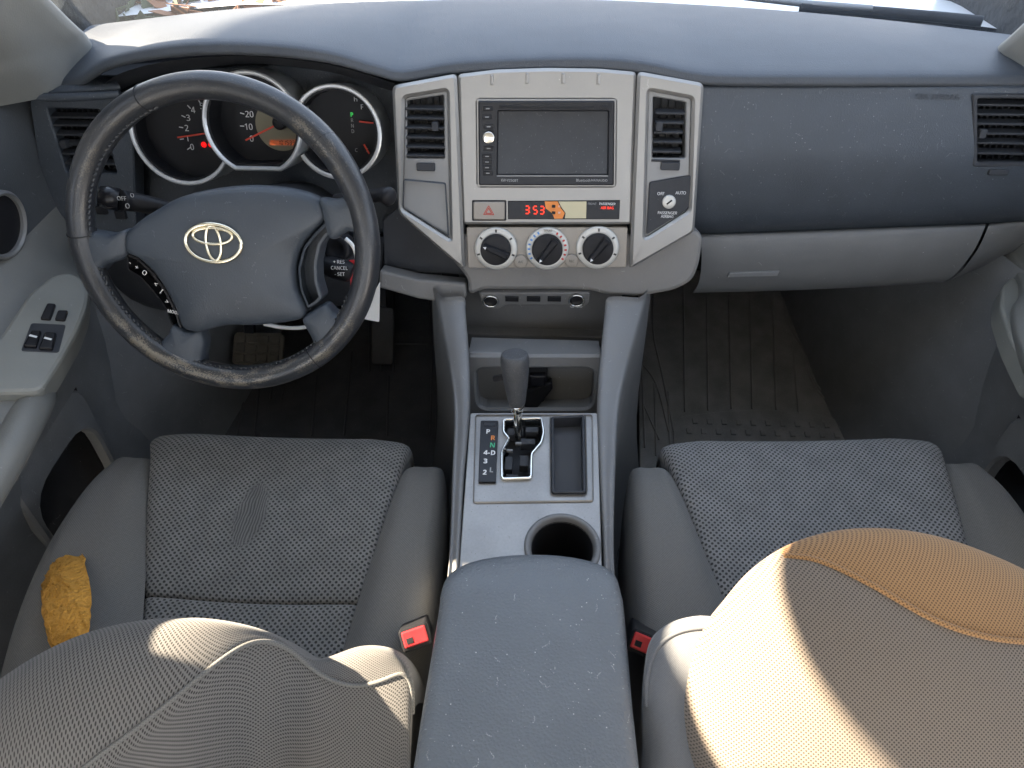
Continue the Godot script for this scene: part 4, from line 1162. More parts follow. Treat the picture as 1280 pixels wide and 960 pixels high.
# ---------------------------------------------------------------- steering wheel and column
func make_wheel() -> void:
	var t := thing("steering_wheel", "black worn leather steering wheel with four spokes and chrome emblem", "steering wheel", Vector3(-0.3865, 0.46, -0.66))
	# rim: a ring a little thicker than deep, with finger swells
	var rows := []
	for i in 121:
		var a := TAU * i / 120.0
		var swell := 1.0 + 0.05 * (exp(-pow((a - 0.75) * 4.0, 2)) + exp(-pow((a - 2.4) * 4.0, 2)))
		var line := []
		for j in 16:
			var b := TAU * j / 16.0
			var r := 0.175 + cos(b) * 0.0155 * swell
			line.append(WHEEL * Vector3(cos(a) * r, sin(a) * r, sin(b) * 0.0165 * swell))
		rows.append(line)
	var uvs := []
	for i in 121:
		var line := []
		for j in 16:
			line.append(Vector2(i / 120.0, j / 16.0))
		uvs.append(line)
	var rim := part(t, "rim", grid(rows, true, uvs), M.rim_leather)
	# stitching along the inside of the rim
	for i in 150:
		var a := TAU * i / 150.0
		if i % 1 == 0 and (a > 1.9 and a < 5.9):
			var p := WHEEL * Vector3(cos(a) * 0.1603, sin(a) * 0.1603, 0.005)
			var q := WHEEL * Vector3(cos(a + 0.02) * 0.1603, sin(a + 0.02) * 0.1603, 0.0085)
			part(rim, "stitch", tube([p, q], 0.0013, 5), M.thread)
	for a in [1.98, 0.72, 3.1, 5.3]:
		var loop := []
		for j in 20:
			var b := TAU * j / 20.0
			loop.append(WHEEL * Vector3(cos(a + 0.03 * sin(b)) * (0.175 + cos(b) * 0.0157), sin(a + 0.03 * sin(b)) * (0.175 + cos(b) * 0.0157), sin(b) * 0.0167))
		part(rim, "seam", tube(loop, 0.0007, 5, true), M.black_matt)
	# airbag cover
	var pad := dense([Vector2(-0.1242, -0.0141), Vector2(-0.1209, 0.0054), Vector2(-0.1002, 0.023), Vector2(-0.0765, 0.0367), Vector2(-0.0472, 0.0513), Vector2(-0.0044, 0.0613), Vector2(0.044, 0.066), Vector2(0.0914, 0.0623), Vector2(0.1201, 0.0519), Vector2(0.1273, 0.0326), Vector2(0.1094, 0.0133), Vector2(0.0943, -0.0043), Vector2(0.0852, -0.0298), Vector2(0.085, -0.0556), Vector2(0.0929, -0.0807), Vector2(0.0888, -0.0942), Vector2(0.0607, -0.1012), Vector2(0.0257, -0.1052), Vector2(-0.0082, -0.1062), Vector2(-0.0325, -0.1121), Vector2(-0.0476, -0.1167), Vector2(-0.0663, -0.1109), Vector2(-0.0713, -0.0881), Vector2(-0.0806, -0.0618), Vector2(-0.0941, -0.038), Vector2(-0.1105, -0.0216)], 3, true)
	var flat := []
	for q in pad:
		flat.append(Vector2(q.x, q.y))
	part(t, "airbag_cover", dome(flat, WHEEL, [Vector2(0.97, -0.03), Vector2(1.0, -0.012), Vector2(0.995, -0.002), Vector2(0.97, 0.004), Vector2(0.92, 0.008), Vector2(0.8, 0.012), Vector2(0.6, 0.015), Vector2(0.4, 0.0165), Vector2(0.2, 0.017), Vector2(0.02, 0.017)]), M.wheel_hub)
	# side trims with switches
	part(t, "switch_trim", slab(rounded([Vector2(-0.1247, -0.0171), Vector2(-0.1107, -0.0226), Vector2(-0.0944, -0.04), Vector2(-0.0809, -0.0638), Vector2(-0.0716, -0.0902), Vector2(-0.0677, -0.113), Vector2(-0.0815, -0.1092), Vector2(-0.0872, -0.0854), Vector2(-0.0994, -0.0653), Vector2(-0.1119, -0.0485), Vector2(-0.1274, -0.0388)], 0.004), WHEEL, -0.025, 0.0, 0.003), M.black_satin)
	for q in [[Vector2(-0.1207, -0.0288), "-"], [Vector2(-0.1136, -0.0345), "+"], [Vector2(-0.1047, -0.0413), "O"], [Vector2(-0.0927, -0.055), "<"], [Vector2(-0.087, -0.064), "I"], [Vector2(-0.0819, -0.0771), ">"], [Vector2(-0.0757, -0.0903), "MODE"]]:
		lettering(t, q[1], 0.006 if q[1].length() == 1 else 0.004, WHEEL, q[0], 0.0003, M.white_print, -0.7 if q[1].length() == 1 else -0.2)
	part(t, "side_trim", slab(rounded([Vector2(0.1289, 0.0288), Vector2(0.1317, 0.0138), Vector2(0.1189, -0.0018), Vector2(0.1123, -0.0252), Vector2(0.1116, -0.0469), Vector2(0.1161, -0.0669), Vector2(0.1074, -0.0752), Vector2(0.0958, -0.0817), Vector2(0.0878, -0.0575), Vector2(0.0871, -0.0317), Vector2(0.0962, -0.0052), Vector2(0.1113, 0.0124)], 0.004), WHEEL, -0.025, 0.003, 0.004), M.wheel_hub)
	# spokes
	var spokes := [[Vector2(-0.1843, 0.0107), Vector2(-0.159, 0.0084), Vector2(-0.1378, 0.005), Vector2(-0.1166, 0.0131), Vector2(-0.12, -0.0189), Vector2(-0.1334, -0.0271), Vector2(-0.1493, -0.0314), Vector2(-0.1626, -0.0437), Vector2(-0.177, -0.0561), Vector2(-0.1847, -0.0323)],
		[Vector2(0.1193, 0.0546), Vector2(0.1353, 0.0513), Vector2(0.1518, 0.0553), Vector2(0.1656, 0.0647), Vector2(0.1796, 0.0411), Vector2(0.176, 0.0091), Vector2(0.1626, 0.0126), Vector2(0.1532, 0.0162), Vector2(0.1369, 0.0044), Vector2(0.1273, 0.0061)],
		[Vector2(-0.0789, -0.1049), Vector2(-0.0638, -0.115), Vector2(-0.0429, -0.1124), Vector2(-0.0389, -0.1292), Vector2(-0.0456, -0.1486), Vector2(-0.047, -0.1748), Vector2(-0.0737, -0.1701), Vector2(-0.1075, -0.1569), Vector2(-0.1258, -0.1402), Vector2(-0.0993, -0.1309), Vector2(-0.0849, -0.1177)],
		[Vector2(0.0857, -0.0943), Vector2(0.1071, -0.0793), Vector2(0.1196, -0.0729), Vector2(0.1307, -0.0869), Vector2(0.1467, -0.0885), Vector2(0.1562, -0.0986), Vector2(0.1362, -0.1263), Vector2(0.1104, -0.1441), Vector2(0.1005, -0.138), Vector2(0.0988, -0.1211)]]
	for s in spokes:
		part(t, "spoke", dome(rounded(s, 0.006), WHEEL, [Vector2(0.97, -0.018), Vector2(1.0, -0.008), Vector2(0.98, 0.0), Vector2(0.9, 0.006), Vector2(0.6, 0.009), Vector2(0.3, 0.010), Vector2(0.02, 0.010)]), M.wheel_hub)
	# emblem of three crossing ellipses
	var e: Vector2 = Vector2(-0.0053, 0.0002)
	var em := part(t, "emblem", slab(circle(e, 0.036, 44, 0.70), WHEEL, 0.012, 0.0172, 0.001), M.wheel_hub)
	for q in [[0.0335, 0.0225, 0.0, 0.0026], [0.0235, 0.0095, 0.0085, 0.002], [0.0088, 0.0205, 0.0, 0.002]]:
		var loop := []
		for i in 40:
			var a := TAU * i / 40.0
			loop.append(WHEEL * Vector3(e.x + cos(a) * q[0], e.y + q[2] + sin(a) * q[1], 0.0185))
		part(em, "emblem_ellipse", tube(loop, q[3], 8, true), M.emblem_chrome)
	# column, stalks, key
	var c := thing("steering_column", "black steering column shroud behind the wheel", "steering column", Vector3(-0.3865, 0.6, -0.9))
	var shroud := []
	for q in [[-0.035, 0.055], [-0.06, 0.062], [-0.14, 0.07], [-0.25, 0.075], [-0.33, 0.07]]:
		var line := []
		for j in 24:
			var a := TAU * j / 24.0
			line.append(WHEEL * Vector3(0.0 + cos(a) * q[1] * 1.05, -0.02 + sin(a) * q[1] * 0.95, q[0]))
		shroud.append(line)
	part(c, "shroud", grid(shroud, true), M.dark_plastic)
	part(c, "ignition_barrel", lathe([Vector2(0.019, -0.03), Vector2(0.019, 0.0), Vector2(0.017, 0.004), Vector2(0.010, 0.004), Vector2(0.009, 0.001), Vector2(0, 0.001)], Transform3D(WHEEL.basis, Vector3(-0.2859, 0.5743, -0.85)), 28), M.black_satin)
	var s1 := thing("turn_signal_stalk", "black light stalk with white symbols beside the left vent", "stalk", Vector3(-0.4998, 0.6413, -0.83))
	part(s1, "stalk", tube(dense([Vector3(-0.4697, 0.6349, -0.83), Vector3(-0.498, 0.6504, -0.82), Vector3(-0.5259, 0.6633, -0.81), Vector3(-0.5342, 0.6709, -0.8)], 4), [0.009, 0.0095, 0.010, 0.0105, 0.011, 0.0115, 0.012, 0.012, 0.0125, 0.013, 0.013, 0.013, 0.013], 14), M.black_satin)
	part(s1, "light_switch", tube([Vector3(-0.5352, 0.6708, -0.8), Vector3(-0.5464, 0.6755, -0.797), Vector3(-0.5554, 0.6786, -0.795)], [0.0142, 0.0145, 0.0125], 16), M.black_gloss)
	var sf := Transform3D(WHEEL.basis, Vector3(-0.5194, 0.6832, -0.782))
	lettering(s1, "OFF", 0.005, sf, Vector2(0.0, 0.0), 0.0, M.grey_print)
	lettering(s1, "O", 0.006, sf, Vector2(0.006, -0.009), 0.0, M.grey_print)
	lettering(s1, "O", 0.005, sf, Vector2(0.014, 0.004), 0.0, M.grey_print)
	var s2 := thing("wiper_stalk", "short black wiper stalk poking past the wheel's upper right spoke", "stalk", Vector3(-0.2284, 0.6606, -0.84))
	part(s2, "stalk", tube(dense([Vector3(-0.2744, 0.6495, -0.85), Vector3(-0.2337, 0.6605, -0.84), Vector3(-0.21, 0.6687, -0.83), Vector3(-0.1997, 0.6705, -0.825), Vector3(-0.1926, 0.6712, -0.82)], 3), [0.008, 0.008, 0.008, 0.008, 0.0085, 0.009, 0.009, 0.010, 0.011, 0.012, 0.012, 0.011, 0.007], 14), M.black_satin)
	var s3 := thing("cruise_stalk", "black cruise control stalk with white lettering behind the wheel's right opening", "stalk", Vector3(-0.281, 0.5762, -0.8))
	part(s3, "stalk", tube(dense([Vector3(-0.3089, 0.5685, -0.82), Vector3(-0.2838, 0.5786, -0.8), Vector3(-0.2621, 0.5796, -0.79), Vector3(-0.2515, 0.5762, -0.788)], 3), [0.010, 0.011, 0.0125, 0.0135, 0.014, 0.014, 0.014, 0.0135, 0.013, 0.010], 14), M.black_satin)
	for q in [["+ RES", 0.008], ["CANCEL", 0.0], ["- SET", -0.008]]:
		lettering(s3, q[0], 0.0045, Transform3D(WHEEL.basis, Vector3(-0.262, 0.5955, -0.772)), Vector2(0, q[1]), 0.0, M.white_print)
	var k := thing("key_tag", "white paper tag and red strap hanging from the ignition key", "key tag", Vector3(-0.2673, 0.5431, -0.84))
	part(k, "red_strap", slab(rounded([Vector2(-0.004, 0.0), Vector2(0.005, 0.0), Vector2(0.003, -0.05), Vector2(-0.004, -0.05)], 0.002), Transform3D(WHEEL.basis, Vector3(-0.255, 0.583, -0.81)), -0.001, 0.001, 0.0005), M.buckle_red)
	part(k, "white_card", slab(rounded([Vector3(-0.2624, 0.4685, -0.83), Vector3(-0.237, 0.4634, -0.83), Vector3(-0.2268, 0.5349, -0.83), Vector3(-0.2371, 0.5167, -0.83)].map(func(p): return Vector2(p.x + 0.2, p.y)), 0.002), Transform3D(Basis(), Vector3(-0.2, 0, -0.83)), -0.001, 0.001, 0.0003), M.tag_white)
	part(k, "tag_band", tube(dense([Vector3(-0.3966, 0.4772, -0.8), Vector3(-0.3745, 0.4721, -0.8), Vector3(-0.349, 0.4715, -0.8), Vector3(-0.3247, 0.4767, -0.8)], 3), 0.0028, 6), M.tag_white)
	part(k, "key_loop", tube(dense([Vector3(-0.2553, 0.6224, -0.8), Vector3(-0.2484, 0.613, -0.8), Vector3(-0.2453, 0.5985, -0.8), Vector3(-0.2465, 0.5835, -0.8)], 3), 0.0026, 6), M.tag_white)
	# pedals
	var p := thing("brake_pedal", "worn ribbed brake pedal below the steering wheel", "pedal", Vector3(-0.5977, 0.1412, -1.15))
	var pf := Transform3D(Vector3.RIGHT, Vector3(0, 0.64, -0.77), Vector3(0, 0.77, 0.64), Vector3(-0.5821, 0.1538, -1.12))
	var pad2 := part(p, "pad", slab(rect(Vector2.ZERO, 0.105, 0.07, 0.012), pf, -0.012, 0.0, 0.003), M.pedal_rubber)
	for i in 4:
		for j in 3:
			part(pad2, "tread_block", slab(rect(Vector2(-0.036 + i * 0.024, -0.02 + j * 0.02), 0.020, 0.016, 0.003), pf, -0.001, 0.004, 0.0015), M.pedal_rubber)
	part(p, "lever", bar(pf * Vector3(-0.02, 0.02, -0.01), pf * Vector3(-0.03, 0.25, 0.06), 0.02, 0.012, Vector3.BACK), M.black_satin)
	var g := thing("accelerator_pedal", "black hanging accelerator pedal beside the console", "pedal", Vector3(-0.3605, 0.1354, -1.25))
	var gf := Transform3D(Vector3.RIGHT, Vector3(0, 0.80, -0.6), Vector3(0, 0.6, 0.8), Vector3(-0.3518, 0.09, -1.25))
	part(g, "pad", slab(rect(Vector2.ZERO, 0.05, 0.13, 0.01), gf, -0.01, 0.0, 0.003), M.rubber_mat_black)
	part(g, "lever", bar(gf * Vector3(0, 0.05, -0.01), gf * Vector3(0, 0.25, 0.0), 0.014, 0.012, Vector3.BACK), M.black_satin)

# ---------------------------------------------------------------- console, shifter, armrest, buckles
func make_console() -> void:
	var t := thing("center_console", "grey center console with silver shift plate between the front seats", "console", Vector3(0, 0, -0.65))
	var tray := rounded([Vector2(0.0191, 0.1555), Vector2(0.065, 0.1603), Vector2(0.0634, 0.0285), Vector2(0.0206, 0.0267)], 0.004)
	var gate := rounded([Vector2(-0.0466, 0.1469), Vector2(0.0046, 0.1519), Vector2(0.0082, 0.1273), Vector2(0.0052, 0.1088), Vector2(-0.0073, 0.089), Vector2(-0.0074, 0.0495), Vector2(-0.0437, 0.0467), Vector2(-0.046, 0.0916), Vector2(-0.0373, 0.1141), Vector2(-0.0455, 0.1251)], 0.004)
	var cup := circle(Vector2(0.0334, -0.0496), 0.042, 40)
	part(t, "shift_plate", slab_holes(rounded([Vector2(-0.0947, 0.1614), Vector2(0.0843, 0.1686), Vector2(0.0787, -0.1258), Vector2(-0.0867, -0.1326)], 0.004), [tray, gate, cup], PLATE, -0.012, 0.0, 0.001), M.silver_worn)
	part(t, "shift_bezel", slab_holes(rounded([Vector2(-0.0876, 0.1572), Vector2(0.0774, 0.1638), Vector2(0.0732, 0.0166), Vector2(-0.079, 0.008)], 0.005), [inset(ccw(Array(tray)), -0.001), inset(ccw(Array(gate)), -0.001)], PLATE, -0.002, 0.003, 0.0015), M.silver_paint)
	var tr := part(t, "coin_tray", slab(inset(ccw(Array(tray)), -0.001), PLATE, -0.03, -0.016, 0.001), M.tray_rubber)
	part(tr, "tray_rim", ring_slab(inset(ccw(Array(tray)), -0.0005), inset(ccw(Array(tray)), 0.0035), PLATE, -0.02, 0.0045, 0.001), M.dark_plastic)
	var gt := part(t, "shift_gate", slab(inset(ccw(Array(gate)), -0.001), PLATE, -0.05, -0.03, 0.001), M.dark_plastic)
	part(gt, "gate_rim", ring_slab(inset(ccw(Array(gate)), -0.0022), inset(ccw(Array(gate)), 0.001), PLATE, -0.01, 0.005, 0.001), M.chrome)
	for q in [[Vector2(-0.0305, 0.1344), 0.022, 0.012], [Vector2(-0.0074, 0.1397), 0.018, 0.010], [Vector2(-0.0124, 0.1179), 0.020, 0.010], [Vector2(-0.0369, 0.0798), 0.010, 0.022], [Vector2(-0.0168, 0.0846), 0.012, 0.018], [Vector2(-0.0316, 0.0562), 0.016, 0.010]]:
		part(gt, "gate_step", slab(rect(q[0], q[1], q[2], 0.001), PLATE, -0.02, -0.006, 0.001), M.dark_plastic)
	for q in [Vector2(-0.0367, 0.1002), Vector2(-0.0253, 0.1132)]:
		part(gt, "gate_clip", slab(rect(q, 0.008, 0.003), PLATE, -0.008, -0.004, 0.0003), M.grey_trim)
	var ind := part(t, "gear_indicator", slab(rounded([Vector2(-0.0788, 0.1441), Vector2(-0.0543, 0.1451), Vector2(-0.0516, 0.0401), Vector2(-0.0743, 0.0391)], 0.002), PLATE, 0.001, 0.0042, 0.0008), M.black_gloss)
	for q in [["P", Vector2(-0.0674, 0.1242), M.white_print], ["R", Vector2(-0.0602, 0.1132), M.orange_print], ["N", Vector2(-0.0599, 0.1006), M.green_print], ["4-D", Vector2(-0.0629, 0.0875), M.white_print], ["3", Vector2(-0.0673, 0.0732), M.white_print], ["2", Vector2(-0.0671, 0.0548), M.white_print], ["L", Vector2(-0.059, 0.059), M.grey_print]]:
		lettering(ind, q[0], 0.0075, PLATE, q[1], 0.0045, q[2], 0.0, "lettering", true)
	part(ind, "indicator_window", slab(rect(Vector2(-0.0661, 0.1373), 0.015, 0.006, 0.001), PLATE, 0.004, 0.0048, 0.0003), M.dark_plastic)
	var c := frame_at(PLATE, Vector2(0.0334, -0.0496))
	var cupm := part(t, "cup_holder", lathe([Vector2(0.046, 0.0), Vector2(0.046, 0.003), Vector2(0.043, 0.0045), Vector2(0.039, 0.003), Vector2(0.037, -0.004)], c, 44), M.console_plastic)
	part(cupm, "cup_well", lathe([Vector2(0.0372, -0.002), Vector2(0.036, -0.07), Vector2(0.0, -0.07)], c, 40), M.black_satin)
	# sloping sides that rise to the dash
	var left := [[Vector3(-0.0874, 0.385, -0.4165), Vector3(-0.0896, 0.388, -0.4882), Vector3(-0.0943, 0.394, -0.5933), Vector3(-0.0963, 0.402, -0.7044), Vector3(-0.1009, 0.418, -0.7664), Vector3(-0.1063, 0.44, -0.8121), Vector3(-0.1145, 0.468, -0.8642), Vector3(-0.1147, 0.48, -0.872)],
		[Vector3(-0.0957, 0.383, -0.4173), Vector3(-0.0975, 0.386, -0.4892), Vector3(-0.1038, 0.392, -0.5945), Vector3(-0.1108, 0.4, -0.7026), Vector3(-0.1209, 0.416, -0.7678), Vector3(-0.1314, 0.438, -0.8134), Vector3(-0.1437, 0.466, -0.8656), Vector3(-0.1462, 0.478, -0.8734)],
		[Vector3(-0.101, 0.37, -0.4245), Vector3(-0.1034, 0.37, -0.4997), Vector3(-0.1114, 0.375, -0.6082), Vector3(-0.1203, 0.382, -0.7199), Vector3(-0.1351, 0.395, -0.7902), Vector3(-0.1503, 0.415, -0.8402), Vector3(-0.1655, 0.445, -0.8927), Vector3(-0.1674, 0.46, -0.8972)]]
	var right := [[Vector3(0.0795, 0.385, -0.4235), Vector3(0.0829, 0.388, -0.4954), Vector3(0.0836, 0.394, -0.6008), Vector3(0.0849, 0.402, -0.7121), Vector3(0.0887, 0.418, -0.7745), Vector3(0.0937, 0.44, -0.8205), Vector3(0.1, 0.468, -0.8733), Vector3(0.1005, 0.48, -0.8811)],
		[Vector3(0.0896, 0.383, -0.4251), Vector3(0.0907, 0.386, -0.4971), Vector3(0.0963, 0.392, -0.603), Vector3(0.1051, 0.4, -0.7118), Vector3(0.1168, 0.416, -0.7778), Vector3(0.1295, 0.438, -0.8244), Vector3(0.1448, 0.466, -0.8778), Vector3(0.1476, 0.478, -0.8858)],
		[Vector3(0.0949, 0.37, -0.4328), Vector3(0.0968, 0.37, -0.5081), Vector3(0.105, 0.375, -0.6173), Vector3(0.1171, 0.382, -0.7299), Vector3(0.1348, 0.395, -0.8017), Vector3(0.1511, 0.415, -0.853), Vector3(0.167, 0.445, -0.9068), Vector3(0.1692, 0.46, -0.9114)]]
	for s in [left, right]:
		var foot := []
		var low := []
		for q in s[2]:
			foot.append(Vector3(q.x * 1.06, 0.2, q.z))
			low.append(Vector3(q.x * 1.25, -0.01, q.z))
		part(t, "side_panel", grid(dense_rows([s[0].map(func(p): return p + Vector3(0, -0.03, 0)), s[0], s[1], s[2], foot, low], 4, 4)), M.console_plastic)
	# open bin ahead of the shifter, deep cubby behind it
	part(t, "bin_front", ring_slab(rounded([Vector2(-0.1087, -0.0322), Vector2(0.0949, -0.0258), Vector2(0.0994, -0.138), Vector2(-0.1113, -0.1457)], 0.006), rounded([Vector2(-0.0969, -0.0555), Vector2(0.0858, -0.0496), Vector2(0.0857, -0.122), Vector2(-0.0931, -0.1283)], 0.018), BIN, -0.03, 0.0, 0.004), M.console_plastic)
	part(t, "bin_back", slab(rect((Vector2(-0.0969, -0.0555) + Vector2(0.0882, -0.1219)) * 0.5, 0.20, 0.085), BIN, -0.05, -0.028, 0.001), M.console_plastic)
	part(t, "bin_shelf", bar(BIN * Vector3(Vector2(-0.1063, -0.0363).x, Vector2(-0.0069, -0.0331).y, -0.028), BIN * Vector3(Vector2(0.0928, -0.03).x, Vector2(-0.0069, -0.0331).y, -0.028), 0.008, 0.05, BIN.basis.z, 0.004), M.console_plastic)
	part(t, "cubby_back", block(Vector3(-0.13, 0.20, -0.96), Vector3(0.13, 0.50, -0.945)), M.console_plastic)
	part(t, "cubby_step", block(Vector3(-0.12, 0.20, -0.945), Vector3(0.12, 0.368, -0.925)), M.console_plastic)
	part(t, "cubby_floor", block(Vector3(-0.12, 0.26, -0.93), Vector3(0.12, 0.27, -0.82)), M.console_plastic)
	var br := thing("phone_bracket", "black plastic clip standing in the console bin behind the shifter", "bracket", BIN * Vector3(0, -0.04, 0))
	part(br, "back", slab(rounded([Vector2(-0.0186, -0.0558), Vector2(0.0131, -0.0534), Vector2(0.0169, -0.0933), Vector2(0.0103, -0.1201), Vector2(-0.0147, -0.127), Vector2(-0.0218, -0.0801)], 0.003), BIN, -0.03, -0.012, 0.002), M.black_satin)
	part(br, "clip", slab(rounded([Vector2(-0.0135, -0.0656), Vector2(0.011, -0.0647), Vector2(0.0104, -0.0848), Vector2(-0.0106, -0.0855)], 0.002), BIN, -0.012, 0.0, 0.002), M.black_gloss)
	part(br, "foot", slab(rounded([Vector2(-0.0277, -0.1007), Vector2(0.0213, -0.0787), Vector2(0.023, -0.0902), Vector2(0.0004, -0.1265), Vector2(-0.0197, -0.1272)], 0.003), BIN, -0.02, -0.004, 0.002), M.black_satin)
	# shifter
	var sh := thing("gear_shifter", "gear lever with worn leather knob and chrome neck", "gear lever", PLATE * Vector3(Vector2(-0.0269, 0.1273).x, Vector2(-0.0269, 0.1273).y, 0))
	var foot3: Vector3 = PLATE * Vector3(Vector2(-0.0259, 0.1288).x, Vector2(-0.0259, 0.1288).y, -0.01)
	var top3: Vector3 = Vector3(-0.0328, 0.515, -0.7074)
	var zx := (top3 - foot3).normalized()
	var xx := Vector3.RIGHT.slide(zx).normalized()
	var sf2 := Transform3D(xx, zx.cross(xx), zx, foot3)
	var long := foot3.distance_to(top3)
	part(sh, "shaft", lathe([Vector2(0.006, 0), Vector2(0.006, long * 0.3), Vector2(0.008, long * 0.32), Vector2(0.0095, long * 0.37), Vector2(0.0095, long * 0.42), Vector2(0.0, long * 0.42)], sf2, 24), M.chrome)
	var kn := part(sh, "knob", lathe([Vector2(0.0, long * 0.40), Vector2(0.0105, long * 0.40), Vector2(0.0118, long * 0.43), Vector2(0.0150, long * 0.6), Vector2(0.0178, long * 0.78), Vector2(0.0188, long * 0.9), Vector2(0.0186, long * 0.95), Vector2(0.0170, long * 0.985), Vector2(0.0145, long * 0.992), Vector2(0.012, long * 0.985), Vector2(0.0, long * 0.985)], sf2, 36), M.shift_leather)
	part(kn, "button", slab(rect(Vector2(-0.0, 0.0), 0.008, 0.03, 0.003), Transform3D(zx, Vector3.UP.cross(zx).normalized(), zx.cross(Vector3.UP.cross(zx)).normalized() * -1.0, sf2 * Vector3(-0.0155, 0.002, long * 0.72)), -0.002, 0.0015, 0.001), M.black_satin)
	# armrest
	var a := thing("armrest", "scuffed blue-grey vinyl armrest lid between the seats", "armrest", Vector3(0, 0.2, -0.3))
	var outline := dense([Vector2(-0.0976, 0.0232), Vector2(-0.0978, 0.0459), Vector2(-0.0942, 0.065), Vector2(-0.082, 0.0781), Vector2(-0.0623, 0.0879), Vector2(-0.0368, 0.094), Vector2(-0.0076, 0.0973), Vector2(0.0234, 0.0976), Vector2(0.0526, 0.0938), Vector2(0.0736, 0.0867), Vector2(0.0873, 0.0745), Vector2(0.0917, 0.0539), Vector2(0.0933, 0.0313), Vector2(0.0957, -0.1205)] + [Vector2(0.112, -0.30), Vector2(0.112, -0.47), Vector2(-0.102, -0.47), Vector2(-0.102, -0.30)] + [Vector2(-0.1022, -0.1288)], 3, true)
	part(a, "lid", dome(outline, ARM, [Vector2(0.975, -0.10), Vector2(0.99, -0.05), Vector2(1.0, -0.03), Vector2(0.998, -0.016), Vector2(0.975, -0.006), Vector2(0.94, -0.002), Vector2(0.85, 0.002), Vector2(0.6, 0.004), Vector2(0.3, 0.005), Vector2(0.02, 0.005)]), M.armrest_vinyl)
	part(a, "storage_box", block(Vector3(-0.085, 0.0, -0.43), Vector3(0.09, 0.38, -0.05)), M.dark_plastic)
	# buckles
	for s in [-1.0, 1.0]:
		var p: Vector3 = Vector3(-0.1248, 0.4, -0.3717) if s < 0 else Vector3(0.1177, 0.4, -0.3738)
		var b := thing("seat_belt_buckle", "red seat belt buckle between armrest and " + ("the torn driver's seat" if s < 0 else "the passenger's seat"), "seat belt buckle", p + Vector3(0, -0.1, 0), "seat belt buckles")
		var bz := Vector3(-s * 0.12, 0.80, 0.55).normalized()
		var bx := Vector3(1, 0, 0).slide(bz).normalized().rotated(bz, -0.35 * s)
		var bf := Transform3D(bx, bz.cross(bx), bz, p)
		part(b, "housing", slab(rect(Vector2.ZERO, 0.032, 0.024, 0.004), bf, -0.13, 0.0, 0.002), M.black_satin)
		part(b, "release_button", slab(rect(Vector2(0, 0.001), 0.026, 0.017, 0.002), bf, -0.01, 0.003, 0.0015), M.buckle_red)
		part(b, "tongue_slot", slab(rect(Vector2(-0.006, -0.001), 0.007, 0.006), bf, 0.0025, 0.0034, 0.0002), M.black_matt)

